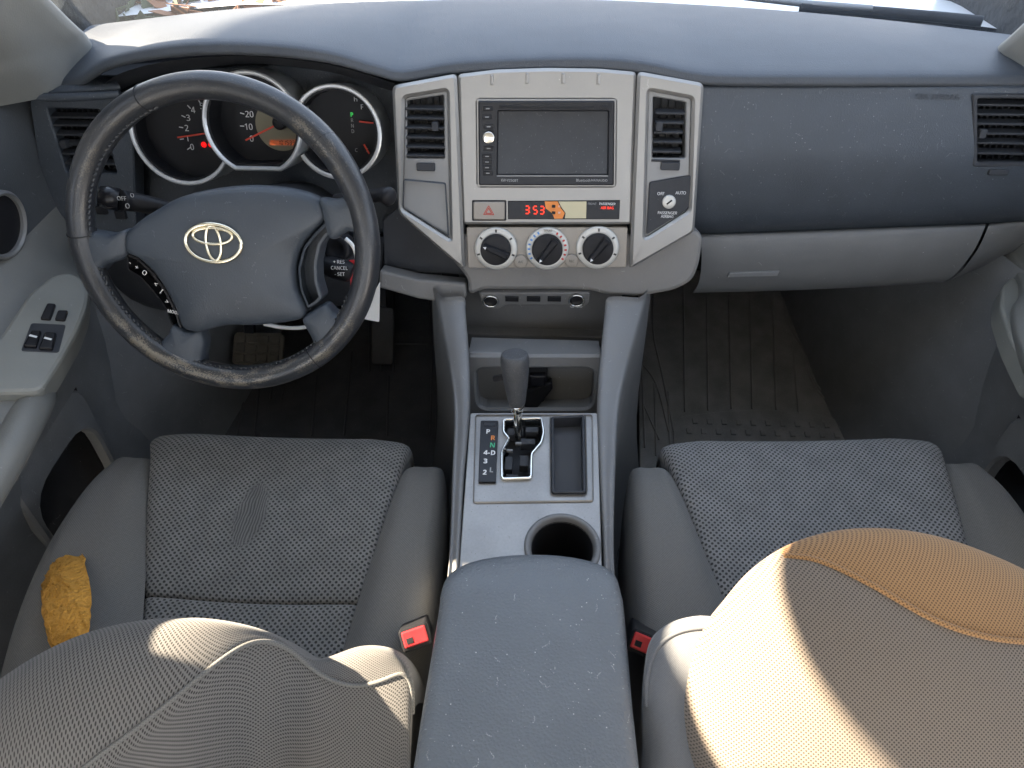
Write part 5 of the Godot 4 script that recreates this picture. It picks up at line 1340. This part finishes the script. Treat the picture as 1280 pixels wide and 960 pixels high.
# ---------------------------------------------------------------- doors
func make_doors() -> void:
	for s in [-1.0, 1.0]:
		var t := thing("driver_door" if s < 0 else "passenger_door", "door panel with window switches on a pale armrest" if s < 0 else "door panel beside the glove box with a pale armrest and dark pocket", "door", Vector3(s * 0.76, 0.05, -0.6))
		# wall and armrest swept along the door
		var zs := [-1.14, -1.02, -0.95, -0.90, -0.86, -0.78, -0.68, -0.60, -0.50, -0.35, -0.15, 0.05]
		var out := [0.0, 0.0, 0.0, 0.02, 0.05, 0.078, 0.098, 0.108, 0.105, 0.10, 0.095, 0.09]
		var upper := []
		var ledge := []
		var lower := []
		for i in zs.size():
			var z: float = zs[i]
			var o: float = out[i]
			upper.append([Vector3(s * 0.845, 0.735, z), Vector3(s * 0.765, 0.735, z), Vector3(s * 0.752, 0.722, z), Vector3(s * 0.748, 0.68, z), Vector3(s * 0.752, 0.62, z), Vector3(s * 0.748, 0.565, z)])
			ledge.append([Vector3(s * 0.748, 0.565, z), Vector3(s * (0.742 - o * 0.2), 0.545, z), Vector3(s * (0.735 - o * 0.55), 0.52, z), Vector3(s * (0.735 - o), 0.502, z), Vector3(s * (0.728 - o), 0.49, z), Vector3(s * (0.732 - o * 0.92), 0.465, z), Vector3(s * (0.735 - o * 0.5), 0.43, z)])
			lower.append([Vector3(s * (0.735 - o * 0.5), 0.43, z), Vector3(s * (0.735 - o * 0.3), 0.36, z), Vector3(s * 0.73, 0.25, z), Vector3(s * 0.715, 0.12, z), Vector3(s * 0.72, -0.01, z)])
		part(t, "upper_panel", grid(dense_rows(upper, 3, 3)), M.door_dark)
		part(t, "armrest", grid(dense_rows(ledge, 4, 4)), M.door_armrest)
		part(t, "lower_panel", grid(dense_rows(lower, 3, 3), false, [], [15, 21, 3, 9]), M.kick_panel)
		part(t, "outer_skin", block(Vector3(s * 0.83 - 0.01, 0.0, -1.12), Vector3(s * 0.83 + 0.01, 0.735, 0.1)), M.door_dark)
		var pf := Transform3D(Vector3(0, 0, 1) * s, Vector3(-0.03 * s, 1, 0).normalized(), Vector3(-s, -0.03, 0).normalized(), Vector3(s * 0.722, 0.24, -0.69))
		part(t, "pocket_rim", ring_slab(rounded([Vector2(-0.10, -0.13), Vector2(0.10, -0.13), Vector2(0.10, 0.128), Vector2(-0.10, 0.128)], 0.05), rounded([Vector2(-0.085, -0.115), Vector2(0.085, -0.115), Vector2(0.085, 0.06), Vector2(-0.085, 0.06)], 0.06), pf, -0.014, 0.006, 0.004), M.kick_panel)
		part(t, "pocket_liner", block(Vector3(s * 0.785 - 0.004, 0.08, -0.86), Vector3(s * 0.785 + 0.004, 0.42, -0.52)), M.dark_plastic)
		if s < 0:
			var sp := Transform3D(Vector3(0, 0.0, -1), Vector3(0.15, 1, 0).normalized(), Vector3(1, -0.15, 0).normalized(), Vector3(-0.742, 0.6063, -0.8406))
			var ring := part(t, "speaker_ring", ring_slab(circle(Vector2.ZERO, 0.047, 40), circle(Vector2.ZERO, 0.040, 40), sp, -0.02, 0.008, 0.003), M.grey_trim)
			part(ring, "speaker_mesh", slab(circle(Vector2.ZERO, 0.0405, 40), sp, -0.02, 0.001, 0.001), M.black_satin)
			var plate := part(t, "switch_plate", slab(rounded([Vector2(-0.0343, 0.0989), Vector2(-0.0184, 0.1153), Vector2(0.0015, 0.1098), Vector2(0.0184, 0.0912), Vector2(0.0304, 0.0595), Vector2(0.0412, 0.0079), Vector2(0.0468, -0.0514), Vector2(0.0504, -0.1064), Vector2(-0.0096, -0.1327), Vector2(-0.0343, -0.1033), Vector2(-0.0321, -0.0385), Vector2(-0.0415, 0.0495)], 0.012), SWITCHES, -0.03, 0.010, 0.005), M.switch_plate)
			part(plate, "switch_well", slab(rounded([Vector2(-0.0123, -0.0015), Vector2(0.0242, 0.012), Vector2(0.0391, -0.039), Vector2(0.0006, -0.0526)], 0.004), SWITCHES, 0.008, 0.0106, 0.0003), M.dark_plastic)
			for q in [[Vector2(-0.0034, -0.0175), Vector2(0.0062, -0.0131), Vector2(0.0143, -0.0419), Vector2(0.0003, -0.0464)], [Vector2(0.0107, -0.0144), Vector2(0.0235, -0.0102), Vector2(0.0322, -0.0389), Vector2(0.0172, -0.0438)]]:
				part(plate, "window_switch", slab(rounded(q, 0.003), SWITCHES, 0.010, 0.0155, 0.002), M.black_gloss)
			for q in [[Vector2(-0.0118, 0.0388), Vector2(-0.002, 0.0418), Vector2(0.0051, 0.0118), Vector2(-0.0061, 0.0082)], [Vector2(0.0051, 0.031), Vector2(0.016, 0.0362), Vector2(0.0207, 0.0173), Vector2(0.0093, 0.0137)]]:
				part(plate, "lock_switch", slab(rounded(q, 0.003), SWITCHES, 0.008, 0.0145, 0.002), M.black_satin)
			for q in [Vector2(0.0034, -0.0275), Vector2(0.0198, -0.025)]:
				part(plate, "switch_mark", slab(rect(q, 0.009, 0.003), SWITCHES, 0.0153, 0.016, 0.0001), M.white_print)
			part(t, "pull_handle", tube(dense([Vector3(-0.6456, 0.475, -0.644), Vector3(-0.6272, 0.488, -0.6055), Vector3(-0.6169, 0.492, -0.5576), Vector3(-0.6137, 0.488, -0.5081), Vector3(-0.6197, 0.475, -0.4484)], 3), 0.021, 14), M.door_armrest)
		else:
			var plate := part(t, "switch_plate", slab(rounded([Vector2(0.0662, 0.1212), Vector2(0.0112, 0.1035), Vector2(-0.0197, 0.0725), Vector2(-0.0456, 0.0192), Vector2(-0.0636, -0.0517), Vector2(-0.0767, -0.1426), Vector2(-0.0294, -0.1406)], 0.012), SWITCHES_FAR, -0.02, 0.012, 0.004), M.switch_plate)
			part(plate, "window_switch", slab(rounded([Vector2(-0.0058, 0.0326), Vector2(0.0145, 0.0335), Vector2(0.0041, 0.0022), Vector2(-0.0157, 0.0013)], 0.003), SWITCHES_FAR, 0.011, 0.019, 0.002), M.black_gloss)
	# kick panels under the dash ends
	for s in [-1.0, 1.0]:
		var t := thing("kick_panel", "dark plastic kick panel under the " + ("left dash vent by the pedals" if s < 0 else "glove box end"), "kick panel", Vector3(s * 0.66, 0, -1.2), "kick panels")
		var rows := []
		for q in [[-1.62, 0.60], [-1.4, 0.62], [-1.2, 0.645], [-1.05, 0.675], [-0.95, 0.70], [-0.86, 0.725]]:
			rows.append([Vector3(s * (q[1] + 0.02), 0.50, q[0] - 0.04), Vector3(s * (q[1] + 0.02), 0.36, q[0]), Vector3(s * q[1], 0.2, q[0]), Vector3(s * (q[1] - 0.01), 0.05, q[0]), Vector3(s * (q[1] - 0.03), -0.011, q[0])])
		part(t, "panel", grid(dense_rows(rows, 4, 4)), M.kick_panel)

# ---------------------------------------------------------------- floor mats
func rib(parent: Node3D, fr: Transform3D, path: Array, w: float, h: float, m: Material) -> void:
	var p := []
	for q in (dense(path, 4) if path.size() > 2 else path):
		p.append(fr * Vector3(q.x, q.y, 0.0005))
	part(parent, "rib", tube(p, w, 6, false, h / w), m)

func make_mats() -> void:
	var t := thing("floor_mat", "dusty brown-black rubber floor mat with long ribs below the glove box", "floor mat", Vector3(0.493, 0.01, -1.1606), "rubber floor mats")
	var body := part(t, "sheet", slab(rounded([Vector2(-0.1773, 0.3626), Vector2(0.4067, 0.4137), Vector2(0.33, 0.1071), Vector2(0.3044, -0.2761), Vector2(-0.2216, -0.3322)], 0.02), MAT_FAR, -0.006, 0.0, 0.002), M.rubber_mat)
	for q in [[Vector2(-0.1376, 0.349), Vector2(-0.1565, 0.1659), Vector2(-0.1469, 0.0171), Vector2(-0.1369, -0.1374)], [Vector2(-0.0643, 0.3516), Vector2(-0.1074, -0.0831)], [Vector2(-0.0053, 0.3537), Vector2(-0.0565, -0.0769)], [Vector2(0.0496, 0.3556), Vector2(-0.0055, -0.0706)], [Vector2(0.1045, 0.3575), Vector2(0.0397, -0.0689)], [Vector2(0.1613, 0.3596), Vector2(0.0914, -0.0692)], [Vector2(0.1678, 0.1312), Vector2(0.1372, -0.0805)],
		[Vector2(0.1857, 0.3604), Vector2(0.1692, 0.2043), Vector2(0.1895, 0.1019), Vector2(0.1833, 0.0387), Vector2(0.2025, -0.0341), Vector2(0.2619, -0.0671)], [Vector2(0.2495, 0.3478), Vector2(0.224, 0.247), Vector2(0.1986, 0.1273), Vector2(0.1885, 0.0295), Vector2(0.212, -0.0382)], [Vector2(0.2838, 0.349), Vector2(0.2441, 0.207), Vector2(0.2209, 0.0785), Vector2(0.2243, -0.0153)], [Vector2(0.3181, 0.3503), Vector2(0.2749, 0.2081), Vector2(0.2429, 0.0793), Vector2(0.2428, -0.0259)], [Vector2(0.3504, 0.3514), Vector2(0.3075, 0.2093), Vector2(0.2722, 0.0804), Vector2(0.2652, -0.0473)], [Vector2(0.365, 0.346), Vector2(0.3133, 0.157), Vector2(0.2832, 0.0097), Vector2(0.2777, -0.1423)],
		[Vector2(0.2003, 0.3024), Vector2(0.2095, 0.2057)], [Vector2(0.1906, 0.2935), Vector2(0.216, 0.255)], [Vector2(0.2422, 0.2953), Vector2(0.2571, 0.2565)], [Vector2(0.2259, 0.2198), Vector2(0.224, 0.1589)], [Vector2(0.2088, 0.1404), Vector2(0.2423, 0.1163)], [Vector2(0.246, 0.207), Vector2(0.275, 0.1685)], [Vector2(0.2154, 0.0541), Vector2(0.2449, 0.0269)], [Vector2(0.2753, 0.2851), Vector2(0.3261, 0.2534)], [Vector2(0.28, 0.2217), Vector2(0.3177, 0.2043)], [Vector2(0.2524, 0.1042), Vector2(0.2832, 0.0808)],
		[Vector2(-0.1904, 0.0634), Vector2(-0.2011, -0.1807)], [Vector2(-0.1669, -0.007), Vector2(-0.1794, -0.1998)], [Vector2(-0.1386, -0.0288), Vector2(-0.1496, -0.1987)], [Vector2(-0.1944, 0.0583), Vector2(-0.1633, -0.0069), Vector2(-0.1471, -0.1377)], [Vector2(-0.196, -0.0646), Vector2(-0.1693, -0.1592)]]:
		rib(body, MAT_FAR, q, 0.0022, 0.0030, M.rubber_mat)
	var pad := part(t, "heel_pad", slab(rounded([Vector2(-0.1348, -0.1163), Vector2(-0.1157, -0.0964), Vector2(-0.0311, -0.0803), Vector2(0.0736, -0.072), Vector2(0.1752, -0.079), Vector2(0.2412, -0.1022), Vector2(0.2484, -0.2031), Vector2(0.2236, -0.315), Vector2(-0.1622, -0.3299)], 0.01), MAT_FAR, -0.001, 0.003, 0.0015), M.rubber_mat)
	for j in 4:
		for i in 12:
			var c: Vector2 = Vector2(-0.0893, -0.1061) + Vector2(i * 0.031 - (0.0155 if j % 2 else 0.0), -0.004 - j * 0.026)
			part(pad, "tread_block", slab(rect(c, 0.011, 0.014, 0.002), MAT_FAR, 0.002, 0.0065, 0.001), M.rubber_mat)
	var d := thing("floor_mat", "black rubber floor mat with grooves below the pedals", "floor mat", Vector3(-0.4314, 0.01, -1.0721), "rubber floor mats")
	var db := part(d, "sheet", slab(rounded([Vector2(-0.6209, 0.3629), Vector2(0.1418, 0.3908), Vector2(0.2211, -0.3542), Vector2(-0.3743, -0.3776)], 0.02), MAT_NEAR, -0.006, 0.0, 0.002), M.rubber_mat_black)
	for q in [[Vector2(-0.0392, 0.3361), Vector2(0.0182, 0.0045)], [Vector2(-0.0081, 0.3372), Vector2(0.0455, 0.0055)], [Vector2(0.0229, 0.3384), Vector2(0.0729, 0.0065)], [Vector2(0.1097, 0.3416), Vector2(0.1502, 0.0984), Vector2(0.1779, -0.1714)], [Vector2(0.1345, 0.3425), Vector2(0.1709, 0.0476), Vector2(0.1905, -0.1773)], [Vector2(-0.3033, -0.0441), Vector2(-0.2894, -0.1895)], [Vector2(-0.2799, -0.0432), Vector2(-0.2603, -0.1947)], [Vector2(-0.2528, -0.0422), Vector2(-0.2299, -0.1935)], [Vector2(-0.2208, -0.0528), Vector2(-0.1927, -0.1921)], [Vector2(-0.1921, -0.0517), Vector2(-0.1865, -0.0864)], [Vector2(-0.1634, -0.0506), Vector2(-0.1618, -0.0855)], [Vector2(0.0638, -0.006), Vector2(0.0866, -0.175)], [Vector2(-0.0338, 0.0654), Vector2(-0.0047, -0.1785)], [Vector2(0.063, 0.1765), Vector2(0.1324, 0.1847)], [Vector2(-0.0009, 0.0927), Vector2(0.1389, 0.098)], [Vector2(-0.0997, -0.0122), Vector2(-0.0725, -0.1811)]]:
		rib(db, MAT_NEAR, q, 0.0024, 0.0030, M.rubber_mat_black)

# ---------------------------------------------------------------- seats
func cushion(t: Node3D, s: float, edge_in: Array, edge_out: Array, rim_in: Array, rim_out: Array, insert_mat: Material) -> void:
	# stations from the rolled front edge to the backrest: height and depth of the insert
	var st := [[0.16, -0.700], [0.26, -0.728], [0.312, -0.728], [0.334, -0.706], [0.338, -0.66], [0.335, -0.58], [0.328, -0.50], [0.320, -0.462], [0.312, -0.455], [0.320, -0.446], [0.318, -0.38], [0.31, -0.28]]
	var rows := []
	for i in st.size():
		var f := clampf((st[i][1] + 0.71) / 0.25, 0.0, 1.7)
		var a := lerpf(edge_in[0], edge_in[1], f)
		var b := lerpf(edge_out[0], edge_out[1], f)
		var line := []
		for k in 9:
			var u := k / 8.0
			var sag := 0.010 * (pow(u * 2 - 1, 2) - 0.6) if i > 2 else 0.0
			line.append(Vector3(lerpf(minf(a, b), maxf(a, b), u), st[i][0] + sag - (0.008 if (k == 0 or k == 8) and i > 2 else 0.0), st[i][1] - (0.006 * pow(u * 2 - 1, 2) if i < 4 else 0.0) + (0.016 * pow(absf(u * 2 - 1), 6) if i < 4 else 0.0)))
		rows.append(line)
	for line in rows:
		line.push_front(line[0] + Vector3(0.004, -0.05, 0))
		line.push_back(line[line.size() - 1] + Vector3(-0.004, -0.05, 0))
	if s > 0:
		slide_forward(rows)
	var cloth := dense_rows(rows, 4, 4)
	part(t, "cushion_insert", grid(cloth, false, straight_uv(cloth)), insert_mat)
	for side in 2:
		var edge: Array = edge_in if side == 0 else edge_out
		var rim: Array = rim_in if side == 0 else rim_out
		var way := signf(rim[2] - edge[0])
		var bs := [[0.10, -0.66, 0.3], [0.22, -0.684, 0.72], [0.285, -0.690, 0.86], [0.318, -0.676, 0.93], [0.332, -0.65, 1.0], [0.338, -0.60, 1.0], [0.338, -0.52, 1.0], [0.336, -0.44, 1.0], [0.333, -0.36, 1.0], [0.33, -0.28, 1.0]]
		var br := []
		for i in bs.size():
			var f := clampf((bs[i][1] + 0.71) / 0.25, 0.0, 1.7)
			var e := lerpf(edge[0], edge[1], f)
			var g := clampf((bs[i][1] + 0.69) / 0.41, 0.0, 1.0) * (rim.size() - 1)
			var o := lerpf(rim[int(g)], rim[mini(int(g) + 1, rim.size() - 1)], g - int(g))
			var y: float = bs[i][0]
			var puff := 0.022 * smoothstep(0.0, 0.16, bs[i][1] + 0.69)
			var w := absf(o - e)
			if i < 3:
				br.append([Vector3(e + way * 0.004, y - 0.012, bs[i][1] + 0.012), Vector3(e + way * w * 0.3, y, bs[i][1]), Vector3(e + way * w * 0.55, y, bs[i][1]), Vector3(e + way * w * 0.85, y - 0.01, bs[i][1] + 0.012), Vector3(e + way * w * 0.97, y - 0.03, bs[i][1] + 0.04), Vector3(e + way * w * 0.97, y - 0.06, bs[i][1] + 0.08), Vector3(e + way * w * 0.9, 0.06, bs[i][1] + 0.09)])
			else:
				br.append([Vector3(e - way * 0.002, y - 0.014, bs[i][1]), Vector3(e + way * w * 0.22, y + puff * 0.45, bs[i][1]), Vector3(e + way * w * 0.5, y + puff * 0.75, bs[i][1]), Vector3(e + way * w * 0.84, y + puff * 0.6, bs[i][1]), Vector3(e + way * w * 0.99, y - 0.022, bs[i][1]), Vector3(e + way * w * 0.97, y - 0.12, bs[i][1]), Vector3(e + way * w * 0.85, 0.06, bs[i][1])])
		if s > 0:
			slide_forward(br)
		part(t, "cushion_bolster", grid(dense_rows(br, 4, 4)), M.seat_bolster)
	var lo := minf(minf(edge_in[0], edge_out[0]), minf(rim_in[0], rim_out[0])) + 0.05
	var hi := maxf(maxf(edge_in[0], edge_out[0]), maxf(rim_in[0], rim_out[0])) - 0.05
	part(t, "seat_base", block(Vector3(lo, 0.0, -0.62), Vector3(hi, 0.20, -0.2)), M.black_satin)

func slide_forward(rows: Array) -> void:
	for line in rows:
		for i in line.size():
			line[i] += Vector3(0, 0, -0.014 - (line[i].x - 0.19) * 0.06)

func backrest(t: Node3D, crest: Array, seam: Array, puff: Array, top_mat: Material, rear_mat: Material, pipe_mat: Material) -> void:
	var front0 := []
	var front1 := []
	var top := []
	var mid := []
	var r0 := []
	var r1 := []
	var r2 := []
	var r3 := []
	for i in crest.size():
		var c: Vector3 = crest[i]
		var q: Vector3 = seam[i]
		front0.append(Vector3(c.x, 0.20, c.z - 0.03))
		front1.append(Vector3(c.x, lerpf(c.y, 0.2, 0.4), c.z - 0.035))
		top.append(c)
		var up: Vector3 = Vector3(0, 0.5, 0.35) * c.distance_to(q) * 0.28
		mid.append(c.lerp(q, 0.5) + up)
		r0.append(q + Vector3(0, -0.016, 0.018) + Vector3(0, 0.4, 0.5) * puff[i] * 0.45)
		r1.append(q + Vector3(0, -0.055, 0.055) + Vector3(0, 0.4, 0.5) * puff[i])
		r2.append(q + Vector3(0, -0.15, 0.105) + Vector3(0, 0.2, 0.5) * puff[i])
		r3.append(Vector3(q.x, 0.05, q.z + 0.14))
	var all := dense_rows([front0, front1, top, mid, seam, r0, r1, r2, r3], 6, 6)
	for turn in 14:
		var old := []
		for r in all:
			old.append(r.duplicate())
		for r in range(1, all.size() - 1):
			for c in range(1, all[r].size() - 1):
				all[r][c] = (old[r][c] * 4.0 + old[r - 1][c] + old[r + 1][c] + old[r][c - 1] + old[r][c + 1]) / 8.0
	var uvs := straight_uv(all)
	part(t, "backrest_front", grid(all.slice(0, 13), false, uvs.slice(0, 13)), M.seat_bolster)
	part(t, "backrest_top", grid(all.slice(12, 25), false, uvs.slice(12, 25)), top_mat)
	part(t, "backrest_rear", grid(all.slice(24, all.size()), false, uvs.slice(24, all.size())), rear_mat)
	var line := []
	for p in all[24]:
		line.append(p + Vector3(0, 0.0005, 0))
	part(t, "piping", tube(line, 0.0022, 8), pipe_mat)

func make_seats() -> void:
	var d := thing("driver_seat", "grey cloth driver's seat with torn bolster showing yellow foam", "car seat", Vector3(-0.37, 0, -0.45), "front seats")
	cushion(d, -1.0, [-0.19, -0.212], [-0.572, -0.484], [-0.135, -0.122, -0.118, -0.12, -0.13], [-0.612, -0.628, -0.632, -0.615, -0.58], M.seat_insert_worn)
	backrest(d, [Vector3(-0.6278, 0.3442, -0.24), Vector3(-0.5701, 0.3995, -0.275), Vector3(-0.5191, 0.4361, -0.302), Vector3(-0.452, 0.4706, -0.325), Vector3(-0.3855, 0.4855, -0.338), Vector3(-0.3187, 0.49, -0.34), Vector3(-0.2676, 0.4748, -0.338), Vector3(-0.2412, 0.4546, -0.334), Vector3(-0.223, 0.4237, -0.332), Vector3(-0.2048, 0.4152, -0.342), Vector3(-0.1787, 0.4299, -0.346), Vector3(-0.1492, 0.4345, -0.344), Vector3(-0.1294, 0.427, -0.336), Vector3(-0.1191, 0.4121, -0.322), Vector3(-0.1168, 0.3949, -0.3)],
		[Vector3(-0.4734, 0.3679, -0.19), Vector3(-0.4335, 0.3902, -0.205), Vector3(-0.392, 0.4296, -0.222), Vector3(-0.3531, 0.4511, -0.243), Vector3(-0.3145, 0.4748, -0.268), Vector3(-0.2857, 0.4845, -0.298), Vector3(-0.2632, 0.4791, -0.322), Vector3(-0.2393, 0.462, -0.327), Vector3(-0.2204, 0.4325, -0.322), Vector3(-0.1978, 0.4188, -0.314), Vector3(-0.1711, 0.4159, -0.31), Vector3(-0.1454, 0.4236, -0.314), Vector3(-0.1275, 0.4296, -0.32), Vector3(-0.1177, 0.42, -0.312), Vector3(-0.1166, 0.3961, -0.294)],
		[0.0, 0.0, 0.0, 0.0, 0.0, 0.0, 0.0, 0.0, 0.0, 0.0, 0.0, 0.0, 0.0, 0.0, 0.0], M.back_mesh, M.back_mesh, M.seat_bolster)
	# torn cloth with foam showing on the outer bolster
	var fr := Transform3D(Vector3(0.8, 0.6, 0), Vector3(0, 0, -1), Vector3(-0.6, 0.8, 0), Vector3(-0.6, 0.341, -0.47))
	var hole := dense([Vector2(-0.0616, 0.0842), Vector2(0.0335, 0.0205), Vector2(0.1112, -0.0498), Vector2(0.1564, -0.1002), Vector2(0.1705, -0.1293), Vector2(0.1489, -0.1387), Vector2(0.1098, -0.1263), Vector2(0.0592, -0.088), Vector2(-0.0134, -0.0188), Vector2(-0.0654, 0.0399), Vector2(-0.0917, 0.0828)], 5, true)
	var mid := Vector2.ZERO
	for q in hole:
		mid += q / hole.size()
	var lump := FastNoiseLite.new()
	lump.frequency = 60.0
	lump.fractal_octaves = 4
	lump.seed = 12
	var rows := []
	for k in 17:
		var sc := 1.04 - k * 0.065
		var line := []
		for q in hole:
			var w: Vector2 = mid + (q - mid) * maxf(sc, 0.002)
			var h := -0.013 + 0.019 * (1.0 - pow(minf(sc, 1.0), 3)) + 0.005 * lump.get_noise_2d(w.x, w.y)
			line.append(fr * Vector3(w.x, w.y, h))
		rows.append(line)
	part(d, "foam", grid(rows, true), M.foam, "yellow foam bulging through the torn bolster cloth")
	var p := thing("passenger_seat", "grey cloth passenger's seat with warm light painted into its tan backrest", "car seat", Vector3(0.38, 0, -0.45), "front seats")
	cushion(p, 1.0, [0.188, 0.232], [0.592, 0.552], [0.138, 0.126, 0.122, 0.124, 0.13], [0.64, 0.655, 0.66, 0.65, 0.62], M.seat_insert)
	var shoulder: Array = dense([Vector2(-0.0518, -0.0565), Vector2(-0.0546, -0.0089), Vector2(-0.0552, 0.026), Vector2(-0.0528, 0.0546), Vector2(-0.0482, 0.0794), Vector2(-0.0374, 0.0937), Vector2(-0.0188, 0.104), Vector2(0.0081, 0.1079), Vector2(0.0384, 0.098), Vector2(0.0555, 0.0445), Vector2(0.052, -0.0521), Vector2(-0.0002, -0.1071)], 4, true)
	part(p, "backrest_shoulder", egg(shoulder, SHOULDER_FAR, 0.028, 0.05), M.back_side)
	var pipe := []
	for q in dense([Vector2(-0.0529, 0.0261), Vector2(-0.0513, 0.0503), Vector2(-0.0459, 0.0729), Vector2(-0.0351, 0.0864), Vector2(-0.0174, 0.0952), Vector2(0.0071, 0.0983), Vector2(0.0307, 0.0941)], 5):
		pipe.append(SHOULDER_FAR * Vector3(q.x, q.y, egg_height(shoulder, q, 0.028) + 0.0008))
	part(p, "piping", tube(pipe, 0.002, 8), M.back_side)
	var hump: Array = dense([Vector2(-0.0879, 0.1483), Vector2(-0.0453, 0.1626), Vector2(0.0005, 0.1672), Vector2(0.0456, 0.1627), Vector2(0.0896, 0.15), Vector2(0.1358, 0.1288), Vector2(0.1861, 0.0894), Vector2(0.218, 0.0311), Vector2(0.2145, -0.0428), Vector2(0.1461, -0.1162), Vector2(0.046, -0.1579), Vector2(-0.0631, -0.1505), Vector2(-0.1381, -0.1097), Vector2(-0.1795, -0.0592), Vector2(-0.1932, -0.0092), Vector2(-0.1874, 0.0327), Vector2(-0.1712, 0.0668), Vector2(-0.1504, 0.0936), Vector2(-0.123, 0.124)], 6, true)
	var line: Array = dense([Vector2(-0.0982, 0.1382), Vector2(-0.0771, 0.1352), Vector2(-0.0478, 0.1193), Vector2(-0.0047, 0.0931), Vector2(0.0351, 0.0809), Vector2(0.0788, 0.0768), Vector2(0.13, 0.0773), Vector2(0.1914, 0.074), Vector2(0.2347, 0.0735)], 6)
	for upper in [true, false]:
		part(p, "backrest_top" if upper else "backrest_rear", egg(hump, HUMP_FAR, 0.095, 0.08, line, upper), M.back_mesh_warm_light if upper else M.back_mesh_taupe)
	var seam := []
	for q in line:
		seam.append(HUMP_FAR * Vector3(q.x, q.y, egg_height(hump, q, 0.095) + 0.0006))
	part(p, "piping", tube(seam, 0.0026, 8), M.back_mesh_warm_light)
	part(p, "backrest_body", block(Vector3(0.17, 0.05, -0.34), Vector3(0.58, 0.42, -0.18), 0.03), M.back_side)

# height of a rounded cushion over its outline at a point of its plane
func egg_height(outline: Array, q: Vector2, tall: float) -> float:
	var c := Vector2.ZERO
	for p in outline:
		c += p / outline.size()
	var d := q - c
	var reach := 1.0
	for i in outline.size():
		var hit = Geometry2D.segment_intersects_segment(c, c + d.normalized() * 2.0, outline[i], outline[(i + 1) % outline.size()])
		if hit != null:
			reach = (hit - c).length()
			break
	var s := clampf(d.length() / reach, 0.0, 1.0)
	return tall * pow(1.0 - pow(s, 2.3), 0.55)

# a stuffed cushion: rounded towards the viewer's side of its plane, flatter behind; with a seam line only one side of it
func egg(outline: Array, fr: Transform3D, tall: float, deep: float, seam := [], upper := true) -> ArrayMesh:
	var c := Vector2.ZERO
	for p in outline:
		c += p / outline.size()
	var rows := []
	var uvs := []
	var prof := []
	for k in 8:
		var a := k / 8.0
		prof.append(Vector2(sin(a * PI / 2), -deep * cos(a * PI / 2)))
	for k in 46:
		var s := 1.0 - pow(k / 45.0, 1.5)
		prof.append(Vector2(s, tall * pow(maxf(0.0, 1.0 - pow(s, 2.3)), 0.55)))
	for q in prof:
		var line := []
		var flat := []
		for p in outline:
			var w: Vector2 = c + (p - c) * q.x
			line.append(fr * Vector3(w.x, w.y, q.y))
			flat.append(w)
		rows.append(line)
		uvs.append(flat)
	return grid(rows, true, uvs, [], seam, upper)
